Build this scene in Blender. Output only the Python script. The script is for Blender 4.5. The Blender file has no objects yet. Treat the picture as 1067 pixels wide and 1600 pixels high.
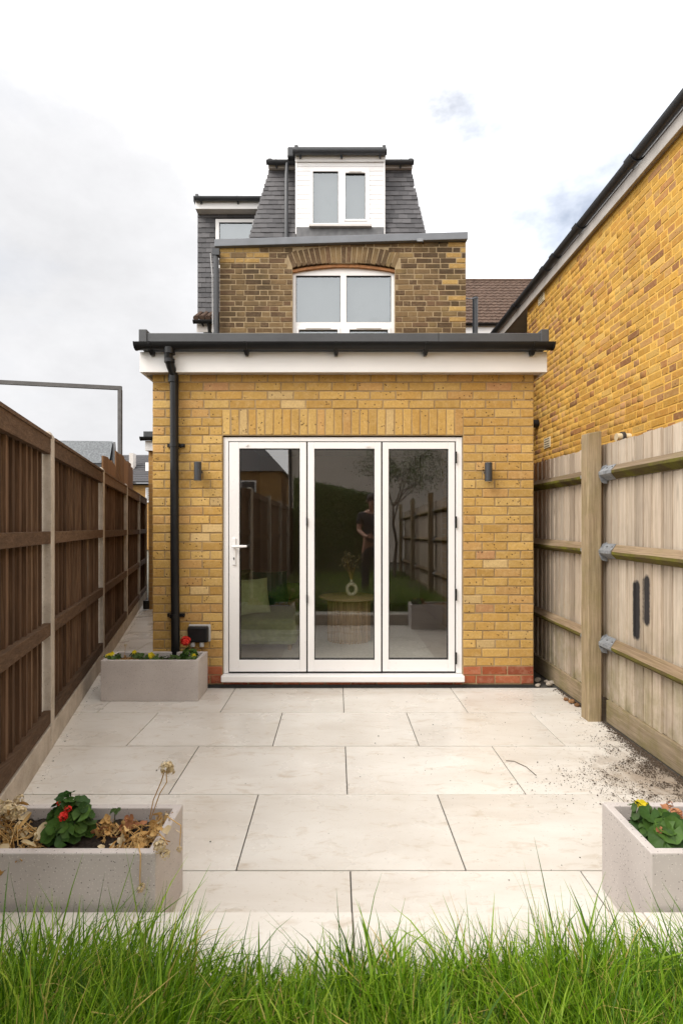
import bpy, math, random
import numpy as np
from mathutils import Vector, Matrix

random.seed(7)
rng = np.random.default_rng(7)
S = bpy.context.scene
COL = S.collection

# ------------------------------------------------------------------ camera, sky, sun, exposure
F, H, VX, HY = 843.0, 1.36, 526.0, 825.0        # focal length in photo pixels, eye height, vanishing point
cam = bpy.data.cameras.new('camera')
cam.sensor_fit = 'AUTO'
cam.sensor_width = 36.0
cam.lens = F / 1600 * 36
cam.shift_x = (533.5 - VX) / 1600
cam.shift_y = (HY - 800) / 1600
cam.clip_start = 0.05
cam.clip_end = 3000
co = bpy.data.objects.new('camera', cam)
COL.objects.link(co)
co.location = (0, 0, H)
co.rotation_euler = (math.radians(90), 0, 0)
S.camera = co

SUN_EL, SUN_AZ = math.radians(46), math.radians(-128)     # azimuth from +Y, clockwise: sun to the left and a little behind the camera
world = bpy.data.worlds.new('World')
S.world = world
world.use_nodes = True
wn = world.node_tree
for n in list(wn.nodes):
    wn.nodes.remove(n)


def wnode(t, **kw):
    n = wn.nodes.new(t)
    for k, v in kw.items():
        setattr(n, k, v)
    return n


def wlink(a, b):
    wn.links.new(a, b)


w_out = wnode('ShaderNodeOutputWorld')
w_bg = wnode('ShaderNodeBackground')
w_bg.inputs['Strength'].default_value = 0.1
wlink(w_bg.outputs[0], w_out.inputs[0])
w_sky = wnode('ShaderNodeTexSky', sky_type='NISHITA', sun_disc=False)
w_sky.sun_elevation = SUN_EL
w_sky.sun_rotation = SUN_AZ
w_co = wnode('ShaderNodeTexCoord')
w_map = wnode('ShaderNodeMapping')
w_map.inputs['Scale'].default_value = (1, 1, 1.7)
w_map.inputs['Location'].default_value = (1.7, 5.1, 0.3)
wlink(w_co.outputs['Generated'], w_map.inputs[0])
w_n1 = wnode('ShaderNodeTexNoise')
w_n1.inputs['Scale'].default_value = 2.2
w_n1.inputs['Detail'].default_value = 9
w_n1.inputs['Roughness'].default_value = 0.55
w_n1.inputs['Distortion'].default_value = 0.4
wlink(w_map.outputs[0], w_n1.inputs['Vector'])
w_n2 = wnode('ShaderNodeTexNoise')
w_n2.inputs['Scale'].default_value = 1.7
w_n2.inputs['Detail'].default_value = 7
w_n2.inputs['Roughness'].default_value = 0.62
wlink(w_map.outputs[0], w_n2.inputs['Vector'])
w_cr = wnode('ShaderNodeValToRGB')                # cloud body: grey undersides to bright white
w_el = w_cr.color_ramp.elements
w_el.new(0.3)
w_el.new(0.4)
for q, (p_, c_) in zip(w_el, ((0.1, (0.325, 0.325, 0.332, 1)), (0.3, (0.385, 0.385, 0.392, 1)), (0.4, (0.45, 0.45, 0.455, 1)), (0.5, (1.0, 0.985, 0.965, 1)))):
    q.position, q.color = p_, c_


def wdir(px, py, width):
    """soft patch of sky round one direction"""
    d = Vector(((px - 526) / 843, 1, (825 - py) / 843)).normalized()
    dot = wnode('ShaderNodeVectorMath', operation='DOT_PRODUCT')
    nrm = wnode('ShaderNodeVectorMath', operation='NORMALIZE')
    wlink(w_co.outputs['Generated'], nrm.inputs[0])
    wlink(nrm.outputs[0], dot.inputs[0])
    dot.inputs[1].default_value = d
    mr = wnode('ShaderNodeMapRange', interpolation_type='SMOOTHSTEP')
    mr.inputs['From Min'].default_value = math.cos(math.radians(width))
    mr.inputs['From Max'].default_value = 1.0
    wlink(dot.outputs['Value'], mr.inputs[0])
    return mr.outputs[0]


def wmadd(a, k, b):
    x = wnode('ShaderNodeMath', operation='MULTIPLY_ADD')
    wlink(a, x.inputs[0])
    x.inputs[1].default_value = k
    wlink(b, x.inputs[2])
    return x.outputs[0]


w_f2 = wmadd(wdir(60, 520, 34), -0.30, w_n2.outputs[0])       # grey bank low on the left
wlink(w_f2, w_cr.inputs[0])
w_cm = wnode('ShaderNodeVectorMath', operation='SCALE')
w_cm.inputs['Scale'].default_value = 11.0
wlink(w_cr.outputs[0], w_cm.inputs[0])
w_mr = wnode('ShaderNodeMapRange')                # where the cloud is thin enough for some blue
w_mr.inputs['From Min'].default_value = 0.55
w_mr.inputs['From Max'].default_value = 1.25
w_mr.inputs['To Min'].default_value = 0.0
w_mr.inputs['To Max'].default_value = 0.62
wlink(wmadd(wdir(985, 90, 26), 0.72, w_n1.outputs[0]), w_mr.inputs[0])   # thin cloud upper right
w_mix = wnode('ShaderNodeMix', data_type='RGBA')
wlink(w_mr.outputs[0], w_mix.inputs['Factor'])
wlink(w_cm.outputs[0], w_mix.inputs[6])
w_sb = wnode('ShaderNodeVectorMath', operation='SCALE')
w_sb.inputs['Scale'].default_value = 0.75
wlink(w_sky.outputs[0], w_sb.inputs[0])
wlink(w_sb.outputs[0], w_mix.inputs[7])
wlink(w_mix.outputs[2], w_bg.inputs['Color'])

sun = bpy.data.lights.new('sun', 'SUN')
sun.energy = 1.3
sun.angle = math.radians(32)
sun.color = (1.0, 0.95, 0.87)
so = bpy.data.objects.new('sun', sun)
COL.objects.link(so)
sd = Vector((math.sin(SUN_AZ) * math.cos(SUN_EL), math.cos(SUN_AZ) * math.cos(SUN_EL), math.sin(SUN_EL)))
so.rotation_euler = sd.to_track_quat('Z', 'Y').to_euler()
so.location = (-6, -4, 12)

S.view_settings.view_transform = 'Standard'
S.view_settings.look = 'None'
S.view_settings.exposure = 1.2
S.view_settings.gamma = 1.0
S.view_settings.use_curve_mapping = False
S.render.engine = 'CYCLES'
S.cycles.max_bounces = 8
S.cycles.diffuse_bounces = 4
S.cycles.glossy_bounces = 3
S.cycles.transparent_max_bounces = 16
S.cycles.caustics_reflective = False
S.cycles.use_denoising = True


def at(px, py, Y):
    """world point of a photo pixel at distance Y"""
    return Vector(((px - VX) * Y / F, Y, H + (HY - py) * Y / F))


def AX(px, Y):
    return (px - VX) * Y / F


def AZ(py, Y):
    return H + (HY - py) * Y / F


# ------------------------------------------------------------------ materials
def srgb(r, g, b):
    def c(u):
        u /= 255
        return u / 12.92 if u <= 0.04045 else ((u + 0.055) / 1.055) ** 2.4
    return (c(r), c(g), c(b), 1)


class NT:
    """small node helper for one material"""

    def __init__(self, name):
        self.m = bpy.data.materials.new(name)
        self.m.use_nodes = True
        self.t = self.m.node_tree
        for n in list(self.t.nodes):
            self.t.nodes.remove(n)
        self.out = self.n('ShaderNodeOutputMaterial')
        self.b = self.n('ShaderNodeBsdfPrincipled')
        self.l(self.b.outputs[0], self.out.inputs[0])
        self._g = None
        self._o = None

    def n(self, t, **kw):
        x = self.t.nodes.new(t)
        for k, v in kw.items():
            setattr(x, k, v)
        return x

    def l(self, a, b):
        self.t.links.new(a, b)

    def set(self, sock, v):
        if hasattr(v, 'is_linked') or isinstance(v, bpy.types.NodeSocket):
            self.l(v, sock)
        else:
            sock.default_value = v

    @property
    def geo(self):
        if self._g is None:
            self._g = self.n('ShaderNodeNewGeometry')
        return self._g

    def pos(self, scale=(1, 1, 1), loc=(0, 0, 0), per=False):
        mp = self.n('ShaderNodeMapping')
        mp.inputs['Scale'].default_value = scale
        mp.inputs['Location'].default_value = loc
        v = self.geo.outputs['Position']
        if per:                                     # shift the pattern for every piece
            sc = self.n('ShaderNodeVectorMath', operation='SCALE')
            cb = self.n('ShaderNodeCombineXYZ')
            r = self.rand()
            self.l(r, cb.inputs[0])
            self.l(r, cb.inputs[1])
            self.l(r, cb.inputs[2])
            self.l(cb.outputs[0], sc.inputs[0])
            sc.inputs['Scale'].default_value = 37.0
            ad = self.n('ShaderNodeVectorMath', operation='ADD')
            self.l(v, ad.inputs[0])
            self.l(sc.outputs[0], ad.inputs[1])
            v = ad.outputs[0]
        self.l(v, mp.inputs[0])
        return mp.outputs[0]

    def rand(self):
        """one random number per piece, for pieces that are objects and for pieces that are islands of a joined mesh"""
        if self._o is None:
            oi = self.n('ShaderNodeObjectInfo')
            a = self.math('ADD', oi.outputs['Random'], self.geo.outputs['Random Per Island'])
            self._o = self.math('FRACT', a)
        return self._o

    def rand2(self, k=7.31):
        return self.math('FRACT', self.math('MULTIPLY', self.rand(), k * 13.7))

    def math(self, op, a, b=0.0, c=0.0, clamp=False):
        x = self.n('ShaderNodeMath', operation=op, use_clamp=clamp)
        self.set(x.inputs[0], a)
        self.set(x.inputs[1], b)
        self.set(x.inputs[2], c)
        return x.outputs[0]

    def noise(self, vec, scale, detail=4, rough=0.5, dist=0.0):
        x = self.n('ShaderNodeTexNoise')
        self.l(vec, x.inputs['Vector'])
        x.inputs['Scale'].default_value = scale
        x.inputs['Detail'].default_value = detail
        x.inputs['Roughness'].default_value = rough
        x.inputs['Distortion'].default_value = dist
        return x.outputs[0]

    def voro(self, vec, scale, feature='F1', out='Distance'):
        x = self.n('ShaderNodeTexVoronoi', feature=feature)
        self.l(vec, x.inputs['Vector'])
        x.inputs['Scale'].default_value = scale
        return x.outputs[out]

    def ramp(self, fac, stops, interp='LINEAR'):
        x = self.n('ShaderNodeValToRGB')
        x.color_ramp.interpolation = interp
        e = x.color_ramp.elements
        while len(e) < len(stops):
            e.new(0.5)
        for k, (p, c) in enumerate(stops):
            e[k].position = p
            e[k].color = c if len(c) == 4 else (*c, 1)
        self.l(fac, x.inputs[0])
        return x.outputs[0]

    def rng(self, fac, a, b, c=0.0, d=1.0):
        x = self.n('ShaderNodeMapRange')
        self.set(x.inputs[0], fac)
        for k, v in zip(('From Min', 'From Max', 'To Min', 'To Max'), (a, b, c, d)):
            x.inputs[k].default_value = v
        return x.outputs[0]

    def mix(self, fac, a, b, mode='MIX'):
        x = self.n('ShaderNodeMix', data_type='RGBA', blend_type=mode)
        self.set(x.inputs['Factor'], fac)
        self.set(x.inputs[6], a)
        self.set(x.inputs[7], b)
        return x.outputs[2]

    def bump(self, h, strength=0.3, dist=0.01):
        x = self.n('ShaderNodeBump')
        x.inputs['Strength'].default_value = strength
        x.inputs['Distance'].default_value = dist
        self.l(h, x.inputs['Height'])
        self.l(x.outputs[0], self.b.inputs['Normal'])

    def fin(self, col=None, rough=None, spec=None, metal=None):
        if col is not None:
            self.set(self.b.inputs['Base Color'], col)
        if rough is not None:
            self.set(self.b.inputs['Roughness'], rough)
        if spec is not None:
            self.b.inputs['Specular IOR Level'].default_value = spec
        if metal is not None:
            self.b.inputs['Metallic'].default_value = metal
        return self.m


def plain(name, col, rough=0.5, var=0.12, scale=6.0, spec=0.5, bump=0.0, metal=0.0):
    """a slightly uneven painted / plastic / metal surface"""
    t = NT(name)
    p = t.pos()
    n = t.noise(p, scale, 5)
    c = t.mix(t.rng(n, 0.3, 0.7), tuple(u * (1 - var) for u in col[:3]) + (1,), tuple(min(1, u * (1 + var)) for u in col[:3]) + (1,))
    n2 = t.noise(p, scale * 9, 3)
    if bump:
        t.bump(n2, bump, 0.003)
    return t.fin(c, t.rng(n2, 0.3, 0.7, rough * 0.85, min(1, rough * 1.15)), spec, metal)


def brick_mat(name, stops, spots=0.5, spot_col=(0.06, 0.035, 0.02, 1), pale=(0.64, 0.45, 0.21, 1), grime=0.0):
    t = NT(name)
    p = t.pos(per=True)
    w = t.pos()
    base = t.ramp(t.rand(), stops, 'CONSTANT')
    v = t.mix(t.rng(t.rand2(), 0, 1, 0.0, 1.0), (0.86, 0.85, 0.83, 1), (1.10, 1.10, 1.10, 1))
    c = t.mix(1.0, base, v, 'MULTIPLY')
    n = t.noise(p, 22, 6, 0.62)
    c = t.mix(t.rng(n, 0.48, 0.75, 0, 0.5), c, pale)
    n2 = t.noise(p, 60, 5, 0.6)
    c = t.mix(t.rng(n2, 0.3, 0.75, 0.35, 0.0), c, (0.16, 0.07, 0.015, 1))
    vo = t.voro(p, 34)
    gate = t.math('GREATER_THAN', t.noise(p, 9, 2), 0.54)
    sp = t.math('MULTIPLY', t.rng(vo, 0.14, 0.26, 1.0, 0.0), gate)
    c = t.mix(t.math('MULTIPLY', sp, spots), c, spot_col)
    if grime:
        g = t.noise(w, 1.7, 6, 0.6)
        c = t.mix(t.rng(g, 0.45, 0.7, 0, grime), c, (0.05, 0.036, 0.02, 1))
    h = t.math('SUBTRACT', t.math('MULTIPLY', n2, 0.6), sp)
    t.bump(h, 0.55, 0.004)
    return t.fin(c, 0.92, 0.25)


def wood_mat(name, stops, axis='z', moss=0.0, moss_z=None, marks=False, gap=0.35, var=0.66):
    t = NT(name)
    sc = {'z': (26, 26, 1.1), 'y': (26, 1.1, 26), 'x': (1.1, 26, 26)}[axis]
    p = t.pos(sc, per=True)
    w = t.pos()
    g = t.noise(p, 1.6, 7, 0.62, 0.6)
    fine = t.noise(t.pos(tuple(u * 5 for u in sc), per=True), 1.2, 4)
    base = t.ramp(t.math('ADD', t.math('MULTIPLY', g, 0.75), t.math('MULTIPLY', t.rand(), 0.25)), stops)
    c = t.mix(t.rng(fine, 0.35, 0.65, gap, 0.0), base, tuple(u * 0.35 for u in stops[0][1][:3]) + (1,))
    kn = t.voro(t.pos({'z': (5.0, 5.0, 1.3), 'y': (5.0, 1.3, 5.0), 'x': (1.3, 5, 5)}[axis], per=True), 1.0)
    c = t.mix(t.rng(kn, 0.03, 0.11, 0.75, 0.0), c, tuple(u * 0.3 for u in stops[0][1][:3]) + (1,))
    c = t.mix(1.0, c, t.mix(t.rand2(), (var, var * 0.985, var * 0.96, 1), (1.14, 1.12, 1.09, 1)), 'MULTIPLY')
    st = t.noise(w, 2.6, 5, 0.6)
    c = t.mix(t.rng(st, 0.5, 0.75, 0.0, 0.35), c, tuple(u * 0.45 for u in stops[1][1][:3]) + (1,))
    if moss:
        mn = t.noise(w, 6.5, 7, 0.68)
        f = t.rng(mn, 0.42, 0.66, 0, moss)
        if moss_z is not None:
            sx = t.n('ShaderNodeSeparateXYZ')
            t.l(t.geo.outputs['Position'], sx.inputs[0])
            f = t.math('MULTIPLY', f, t.rng(sx.outputs[2], moss_z[0], moss_z[1], 1.0, 0.0))
        mc = t.mix(t.noise(w, 30, 3), (0.06, 0.065, 0.008, 1), (0.20, 0.19, 0.02, 1))
        c = t.mix(f, c, mc)
    if marks:                                         # two strokes of black spray paint across the boards
        sx = t.n('ShaderNodeSeparateXYZ')
        t.l(t.geo.outputs['Position'], sx.inputs[0])
        fz = t.math('MULTIPLY', t.math('SUBTRACT', t.noise(w, 60, 3), 0.5), 0.018)
        tot = None
        for (yc, z0, z1) in ((3.44, 0.685, 0.985), (3.325, 0.795, 1.03)):
            zc = t.math('MAXIMUM', t.math('MINIMUM', sx.outputs[2], z1), z0)
            dz = t.math('SUBTRACT', sx.outputs[2], zc)
            dy = t.math('SUBTRACT', sx.outputs[1], yc)
            dd = t.math('SQRT', t.math('ADD', t.math('MULTIPLY', dz, dz), t.math('MULTIPLY', dy, dy)))
            dd = t.math('ADD', dd, fz)
            f = t.rng(dd, 0.030, 0.048, 0.96, 0.0)
            tot = f if tot is None else t.math('MAXIMUM', tot, f)
        c = t.mix(tot, c, (0.018, 0.018, 0.022, 1))
    t.bump(t.math('ADD', g, t.math('MULTIPLY', fine, 0.5)), 0.5, 0.004)
    return t.fin(c, 0.9, 0.2)


def glass_mat(name, f0, tint=(1, 1, 1, 1), rough=0.0, trans=(0.92, 0.94, 0.93, 1)):
    t = NT(name)
    t.t.nodes.remove(t.b)
    tr = t.n('ShaderNodeBsdfTransparent')
    tr.inputs[0].default_value = trans
    gl = t.n('ShaderNodeBsdfGlossy')
    gl.inputs['Color'].default_value = tint
    gl.inputs['Roughness'].default_value = rough
    lw = t.n('ShaderNodeLayerWeight')
    lw.inputs[0].default_value = 0.5
    fr = t.math('ADD', t.math('MULTIPLY', t.math('POWER', lw.outputs['Facing'], 5.0), 1 - f0), f0)
    n = t.noise(t.pos(), 1.3, 2)
    bp = t.n('ShaderNodeBump')
    bp.inputs['Strength'].default_value = 0.02
    bp.inputs['Distance'].default_value = 0.02
    t.l(n, bp.inputs['Height'])
    t.l(bp.outputs[0], gl.inputs['Normal'])
    mx = t.n('ShaderNodeMixShader')
    t.l(fr, mx.inputs[0])
    t.l(tr.outputs[0], mx.inputs[1])
    t.l(gl.outputs[0], mx.inputs[2])
    t.l(mx.outputs[0], t.out.inputs[0])
    return t.m


YB = [(0.0, (0.52, 0.325, 0.098)), (0.25, (0.56, 0.355, 0.112)), (0.48, (0.49, 0.295, 0.085)), (0.66, (0.58, 0.385, 0.135)),
      (0.83, (0.53, 0.315, 0.115)), (0.93, (0.60, 0.43, 0.20)), (0.98, (0.50, 0.275, 0.13))]
M = {}
M['brick_new'] = brick_mat('yellow_stock_brick', YB, 0.9)
M['brick_red'] = brick_mat('red_plinth_brick', [(0, (0.34, 0.085, 0.04)), (0.4, (0.40, 0.12, 0.06)), (0.75, (0.28, 0.07, 0.04))], 0.5, pale=(0.5, 0.3, 0.2, 1))
M['brick_old'] = brick_mat('weathered_stock_brick', [(0, (0.115, 0.080, 0.045)), (0.2, (0.17, 0.118, 0.062)), (0.42, (0.078, 0.054, 0.035)), (0.6, (0.205, 0.145, 0.075)),
                           (0.8, (0.13, 0.083, 0.052)), (0.93, (0.25, 0.18, 0.085))], 0.6, pale=(0.29, 0.22, 0.14, 1), grime=0.85)
M['brick_patch'] = brick_mat('pale_repair_brick', [(0, (0.44, 0.30, 0.11)), (0.5, (0.37, 0.24, 0.085))], 0.4)
M['brick_side'] = brick_mat('orange_stock_brick', [(0, (0.58, 0.32, 0.060)), (0.22, (0.62, 0.355, 0.075)), (0.42, (0.55, 0.285, 0.06)), (0.60, (0.52, 0.29, 0.10)),
                            (0.76, (0.44, 0.21, 0.075)), (0.83, (0.64, 0.40, 0.11)), (0.92, (0.27, 0.125, 0.055)), (0.96, (0.45, 0.24, 0.11))], 0.75,
                            pale=(0.60, 0.43, 0.18, 1), grime=0.16)


def mortar(name, c0, c1):
    t = NT(name)
    p = t.pos()
    n = t.noise(p, 14, 6, 0.6)
    n2 = t.noise(p, 90, 3)
    t.bump(n2, 0.5, 0.004)
    return t.fin(t.mix(t.rng(n, 0.3, 0.7), c0, c1), 0.95, 0.15)


M['mortar_new'] = mortar('sandy_mortar', (0.27, 0.185, 0.095, 1), (0.37, 0.265, 0.145, 1))
M['mortar_old'] = mortar('old_lime_mortar', (0.27, 0.20, 0.12, 1), (0.38, 0.29, 0.175, 1))
M['mortar_side'] = mortar('golden_mortar', (0.64, 0.38, 0.085, 1), (0.70, 0.45, 0.12, 1))
M['white_pvc'] = plain('white_upvc', (0.80, 0.785, 0.78, 1), 0.32, 0.02, 3)
M['white_board'] = plain('white_fascia_board', (0.78, 0.765, 0.755, 1), 0.4, 0.03, 3)
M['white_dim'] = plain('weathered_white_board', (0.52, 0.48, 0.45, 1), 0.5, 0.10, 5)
M['black_pvc'] = plain('black_rainwater_plastic', (0.010, 0.010, 0.011, 1), 0.35, 0.2, 8, spec=0.3)
M['dark_grey'] = plain('charcoal_roof_trim', (0.055, 0.057, 0.062, 1), 0.5, 0.16, 5, bump=0.1)
M['grey_trim'] = plain('grey_coping_flashing', (0.16, 0.17, 0.19, 1), 0.5, 0.12, 4, bump=0.06)
M['gasket'] = plain('black_rubber_gasket', (0.012, 0.012, 0.012, 1), 0.6)
M['lamp_grey'] = plain('anthracite_lamp_metal', (0.035, 0.037, 0.042, 1), 0.4)
M['steel_frame'] = plain('dull_grey_steel', (0.085, 0.08, 0.078, 1), 0.55, 0.2, 9)
M['galv'] = plain('galvanised_steel', (0.25, 0.262, 0.28, 1), 0.55, 0.35, 40, metal=0.25)
M['lead'] = plain('lead_apron', (0.12, 0.12, 0.125, 1), 0.6, 0.2, 12)
M['pane_door'] = glass_mat('door_glass', 0.145)
M['pane_up'] = glass_mat('upper_window_glass', 0.20, (0.90, 0.96, 1.0, 1))
M['dark_in'] = plain('dark_interior', (0.05, 0.052, 0.055, 1), 0.9)
M['timber_shim'] = plain('raw_timber_packer', (0.36, 0.16, 0.06, 1), 0.8, 0.3, 25)

# slates
t = NT('grey_slate_tile')
p = t.pos(per=True)
n = t.noise(p, 40, 5, 0.6)
c = t.mix(t.rand(), (0.052, 0.050, 0.054, 1), (0.115, 0.11, 0.115, 1))
c = t.mix(t.rng(n, 0.4, 0.75, 0, 0.4), c, (0.06, 0.058, 0.062, 1))
t.bump(n, 0.4, 0.003)
M['slate'] = t.fin(c, 0.62, 0.4)
t = NT('brown_roof_tile')
p = t.pos()
n = t.noise(p, 9, 6, 0.65)
c = t.mix(t.rng(n, 0.3, 0.7), (0.05, 0.03, 0.022, 1), (0.125, 0.08, 0.06, 1))
c = t.mix(t.rng(t.noise(p, 40, 3), 0.55, 0.7, 0, 0.5), c, (0.24, 0.19, 0.14, 1))
M['brown_tile'] = t.fin(c, 0.85, 0.2)
t = NT('grey_mineral_felt')
p = t.pos()
n = t.noise(p, 34, 4, 0.8)
c = t.mix(t.rng(n, 0.35, 0.7), (0.12, 0.13, 0.14, 1), (0.26, 0.275, 0.29, 1))
t.bump(n, 0.4, 0.004)
M['felt'] = t.fin(c, 0.9, 0.2)

# porcelain paving
t = NT('cream_porcelain_paving')
p = t.pos()
pp = t.pos((0.35, 1.0, 1.0), per=True)
n = t.noise(pp, 3.2, 7, 0.62, 0.5)
c = t.mix(t.rng(n, 0.32, 0.68), (0.62, 0.575, 0.52, 1), (0.745, 0.715, 0.67, 1))
n2 = t.noise(t.pos((1.0, 2.4, 1.0), per=True), 7.5, 8, 0.66, 1.0)
c = t.mix(t.rng(n2, 0.54, 0.76, 0, 0.8), c, (0.47, 0.385, 0.29, 1))
n3 = t.noise(p, 1.05, 6, 0.62)
c = t.mix(t.rng(n3, 0.52, 0.82, 0, 0.34), c, (0.44, 0.35, 0.25, 1))
n4 = t.noise(p, 75, 3, 0.6)
c = t.mix(t.rng(n4, 0.62, 0.72, 0, 0.35), c, (0.34, 0.27, 0.19, 1))
c = t.mix(1.0, c, t.mix(t.rand(), (0.93, 0.925, 0.915, 1), (1.02, 1.02, 1.02, 1)), 'MULTIPLY')
sxp = t.n('ShaderNodeSeparateXYZ')
t.l(t.geo.outputs['Position'], sxp.inputs[0])
du = t.math('MULTIPLY', t.math('SUBTRACT', sxp.outputs[0], 1.80), 1.75)
dv = t.math('MULTIPLY', t.math('SUBTRACT', sxp.outputs[1], 2.90), 1.5)
dr = t.math('SQRT', t.math('ADD', t.math('MULTIPLY', du, du), t.math('MULTIPLY', dv, dv)))
dn = t.math('SUBTRACT', t.noise(t.pos((1.6, 1, 1)), 9, 7, 0.7), 0.5)
c = t.mix(t.rng(t.math('ADD', dr, t.math('MULTIPLY', dn, 1.5)), 0.2, 0.75, 0.72, 0.0), c, (0.21, 0.15, 0.10, 1))   # soil washed off the bed
wet = t.noise(p, 1.9, 5, 0.6)
M['paving'] = t.fin(c, t.rng(wet, 0.36, 0.68, 0.22, 0.42), 0.5)
M['joint'] = plain('dark_grey_grout', (0.070, 0.064, 0.056, 1), 0.9, 0.2, 20)
t = NT('concrete_post_grey')
p = t.pos()
n = t.noise(p, 7, 7, 0.65)
n2 = t.noise(p, 90, 4)
c = t.mix(t.rng(n, 0.3, 0.72), (0.35, 0.30, 0.245, 1), (0.55, 0.49, 0.42, 1))
c = t.mix(t.rng(n2, 0.6, 0.75, 0, 0.5), c, (0.14, 0.115, 0.09, 1))
t.bump(n2, 0.5, 0.004)
M['concrete'] = t.fin(c, 0.9, 0.2)
t = NT('terrazzo_planter_concrete')
p = t.pos()
n = t.noise(p, 5, 6, 0.6)
c = t.mix(t.rng(n, 0.3, 0.7), (0.455, 0.41, 0.39, 1), (0.53, 0.485, 0.46, 1))
v1 = t.voro(p, 95)
g1 = t.math('GREATER_THAN', t.voro(p, 95, out='Color'), 0.55)
c = t.mix(t.math('MULTIPLY', t.rng(v1, 0.12, 0.24, 0.85, 0.0), g1), c, (0.07, 0.06, 0.055, 1))
v2 = t.voro(t.pos(loc=(4.1, 2.2, 7.7)), 120)
g2 = t.math('GREATER_THAN', t.voro(t.pos(loc=(4.1, 2.2, 7.7)), 120, out='Color'), 0.5)
c = t.mix(t.math('MULTIPLY', t.rng(v2, 0.15, 0.26, 0.8, 0.0), g2), c, (0.66, 0.62, 0.57, 1))
t.bump(t.noise(p, 160, 3), 0.25, 0.002)
M['terrazzo'] = t.fin(c, 0.75, 0.3)
t = NT('dark_potting_soil')
p = t.pos()
n = t.noise(p, 55, 6, 0.7)
c = t.mix(t.rng(n, 0.3, 0.7), (0.012, 0.009, 0.007, 1), (0.06, 0.045, 0.035, 1))
t.bump(n, 1.0, 0.01)
M['soil'] = t.fin(c, 0.95, 0.2)

DB = [(0.28, (0.055, 0.031, 0.018)), (0.5, (0.155, 0.090, 0.053)), (0.78, (0.31, 0.20, 0.125))]
M['wood_dark'] = wood_mat('brown_stained_fence_board', DB, 'z')
M['wood_dark_rail'] = wood_mat('brown_stained_rail', [(0.25, (0.072, 0.042, 0.025)), (0.5, (0.135, 0.082, 0.050)), (0.8, (0.22, 0.142, 0.092))], 'y')
LB = [(0.22, (0.29, 0.232, 0.178)), (0.5, (0.50, 0.42, 0.338)), (0.8, (0.64, 0.565, 0.475))]
M['wood_pale'] = wood_mat('weathered_pale_fence_board', LB, 'z', moss=0.55, moss_z=(0.1, 0.95), marks=True, gap=0.22, var=0.84)
M['wood_post'] = wood_mat('weathered_post_timber', [(0.25, (0.23, 0.165, 0.10)), (0.5, (0.38, 0.295, 0.19)), (0.8, (0.53, 0.44, 0.31))], 'z', moss=0.26)
M['wood_arris'] = wood_mat('weathered_arris_rail', [(0.25, (0.17, 0.115, 0.07)), (0.5, (0.30, 0.22, 0.145)), (0.8, (0.44, 0.345, 0.24))], 'y', moss=0.15)
M['wood_moss'] = wood_mat('mossy_rail_underside', [(0.25, (0.075, 0.05, 0.025)), (0.5, (0.13, 0.10, 0.04)), (0.8, (0.20, 0.15, 0.07))], 'y', moss=1.0)
M['wood_gravel'] = wood_mat('mossy_gravel_board', [(0.25, (0.21, 0.155, 0.10)), (0.5, (0.34, 0.265, 0.18)), (0.8, (0.46, 0.375, 0.27))], 'y', moss=0.42)
M['wood_tan'] = wood_mat('orange_brown_board', [(0.25, (0.15, 0.075, 0.035)), (0.5, (0.27, 0.145, 0.07)), (0.8, (0.40, 0.235, 0.12))], 'z')


def leaf_mat(name, a, b, rough=0.5, trans=0.0):
    t = NT(name)
    p = t.pos()
    c = t.mix(t.rand(), a, b)
    n = t.noise(p, 35, 4)
    c = t.mix(t.rng(n, 0.4, 0.7, 0, 0.4), c, tuple(u * 0.55 for u in a[:3]) + (1,))
    m = t.fin(c, rough, 0.2)
    if trans:
        tb = t.n('ShaderNodeBsdfTranslucent')
        t.l(c, tb.inputs[0])
        mx = t.n('ShaderNodeMixShader')
        mx.inputs[0].default_value = trans
        t.l(t.b.outputs[0], mx.inputs[1])
        t.l(tb.outputs[0], mx.inputs[2])
        t.l(mx.outputs[0], t.out.inputs[0])
    return m


M['gleaf'] = leaf_mat('geranium_leaf_green', (0.020, 0.058, 0.010, 1), (0.085, 0.165, 0.030, 1), 0.5, 0.2)
M['pleaf'] = leaf_mat('pansy_leaf_green', (0.045, 0.085, 0.02, 1), (0.10, 0.16, 0.045, 1), 0.5, 0.2)
M['dry'] = leaf_mat('dry_straw_leaf', (0.40, 0.21, 0.06, 1), (0.72, 0.49, 0.21, 1), 0.8, 0.15)
M['dry_pale'] = leaf_mat('dry_cream_bloom', (0.55, 0.43, 0.24, 1), (0.74, 0.62, 0.42, 1), 0.8, 0.15)
M['dry_tip'] = plain('blackened_seed_tip', (0.05, 0.035, 0.02, 1), 0.9)
M['dry_brown'] = leaf_mat('dry_rust_bloom', (0.30, 0.12, 0.06, 1), (0.50, 0.24, 0.12, 1), 0.8, 0.15)
M['red'] = leaf_mat('red_petal', (0.62, 0.02, 0.02, 1), (0.78, 0.07, 0.045, 1), 0.5, 0.25)
M['yellow'] = leaf_mat('yellow_petal', (0.75, 0.55, 0.01, 1), (0.82, 0.70, 0.05, 1), 0.5, 0.25)

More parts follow.
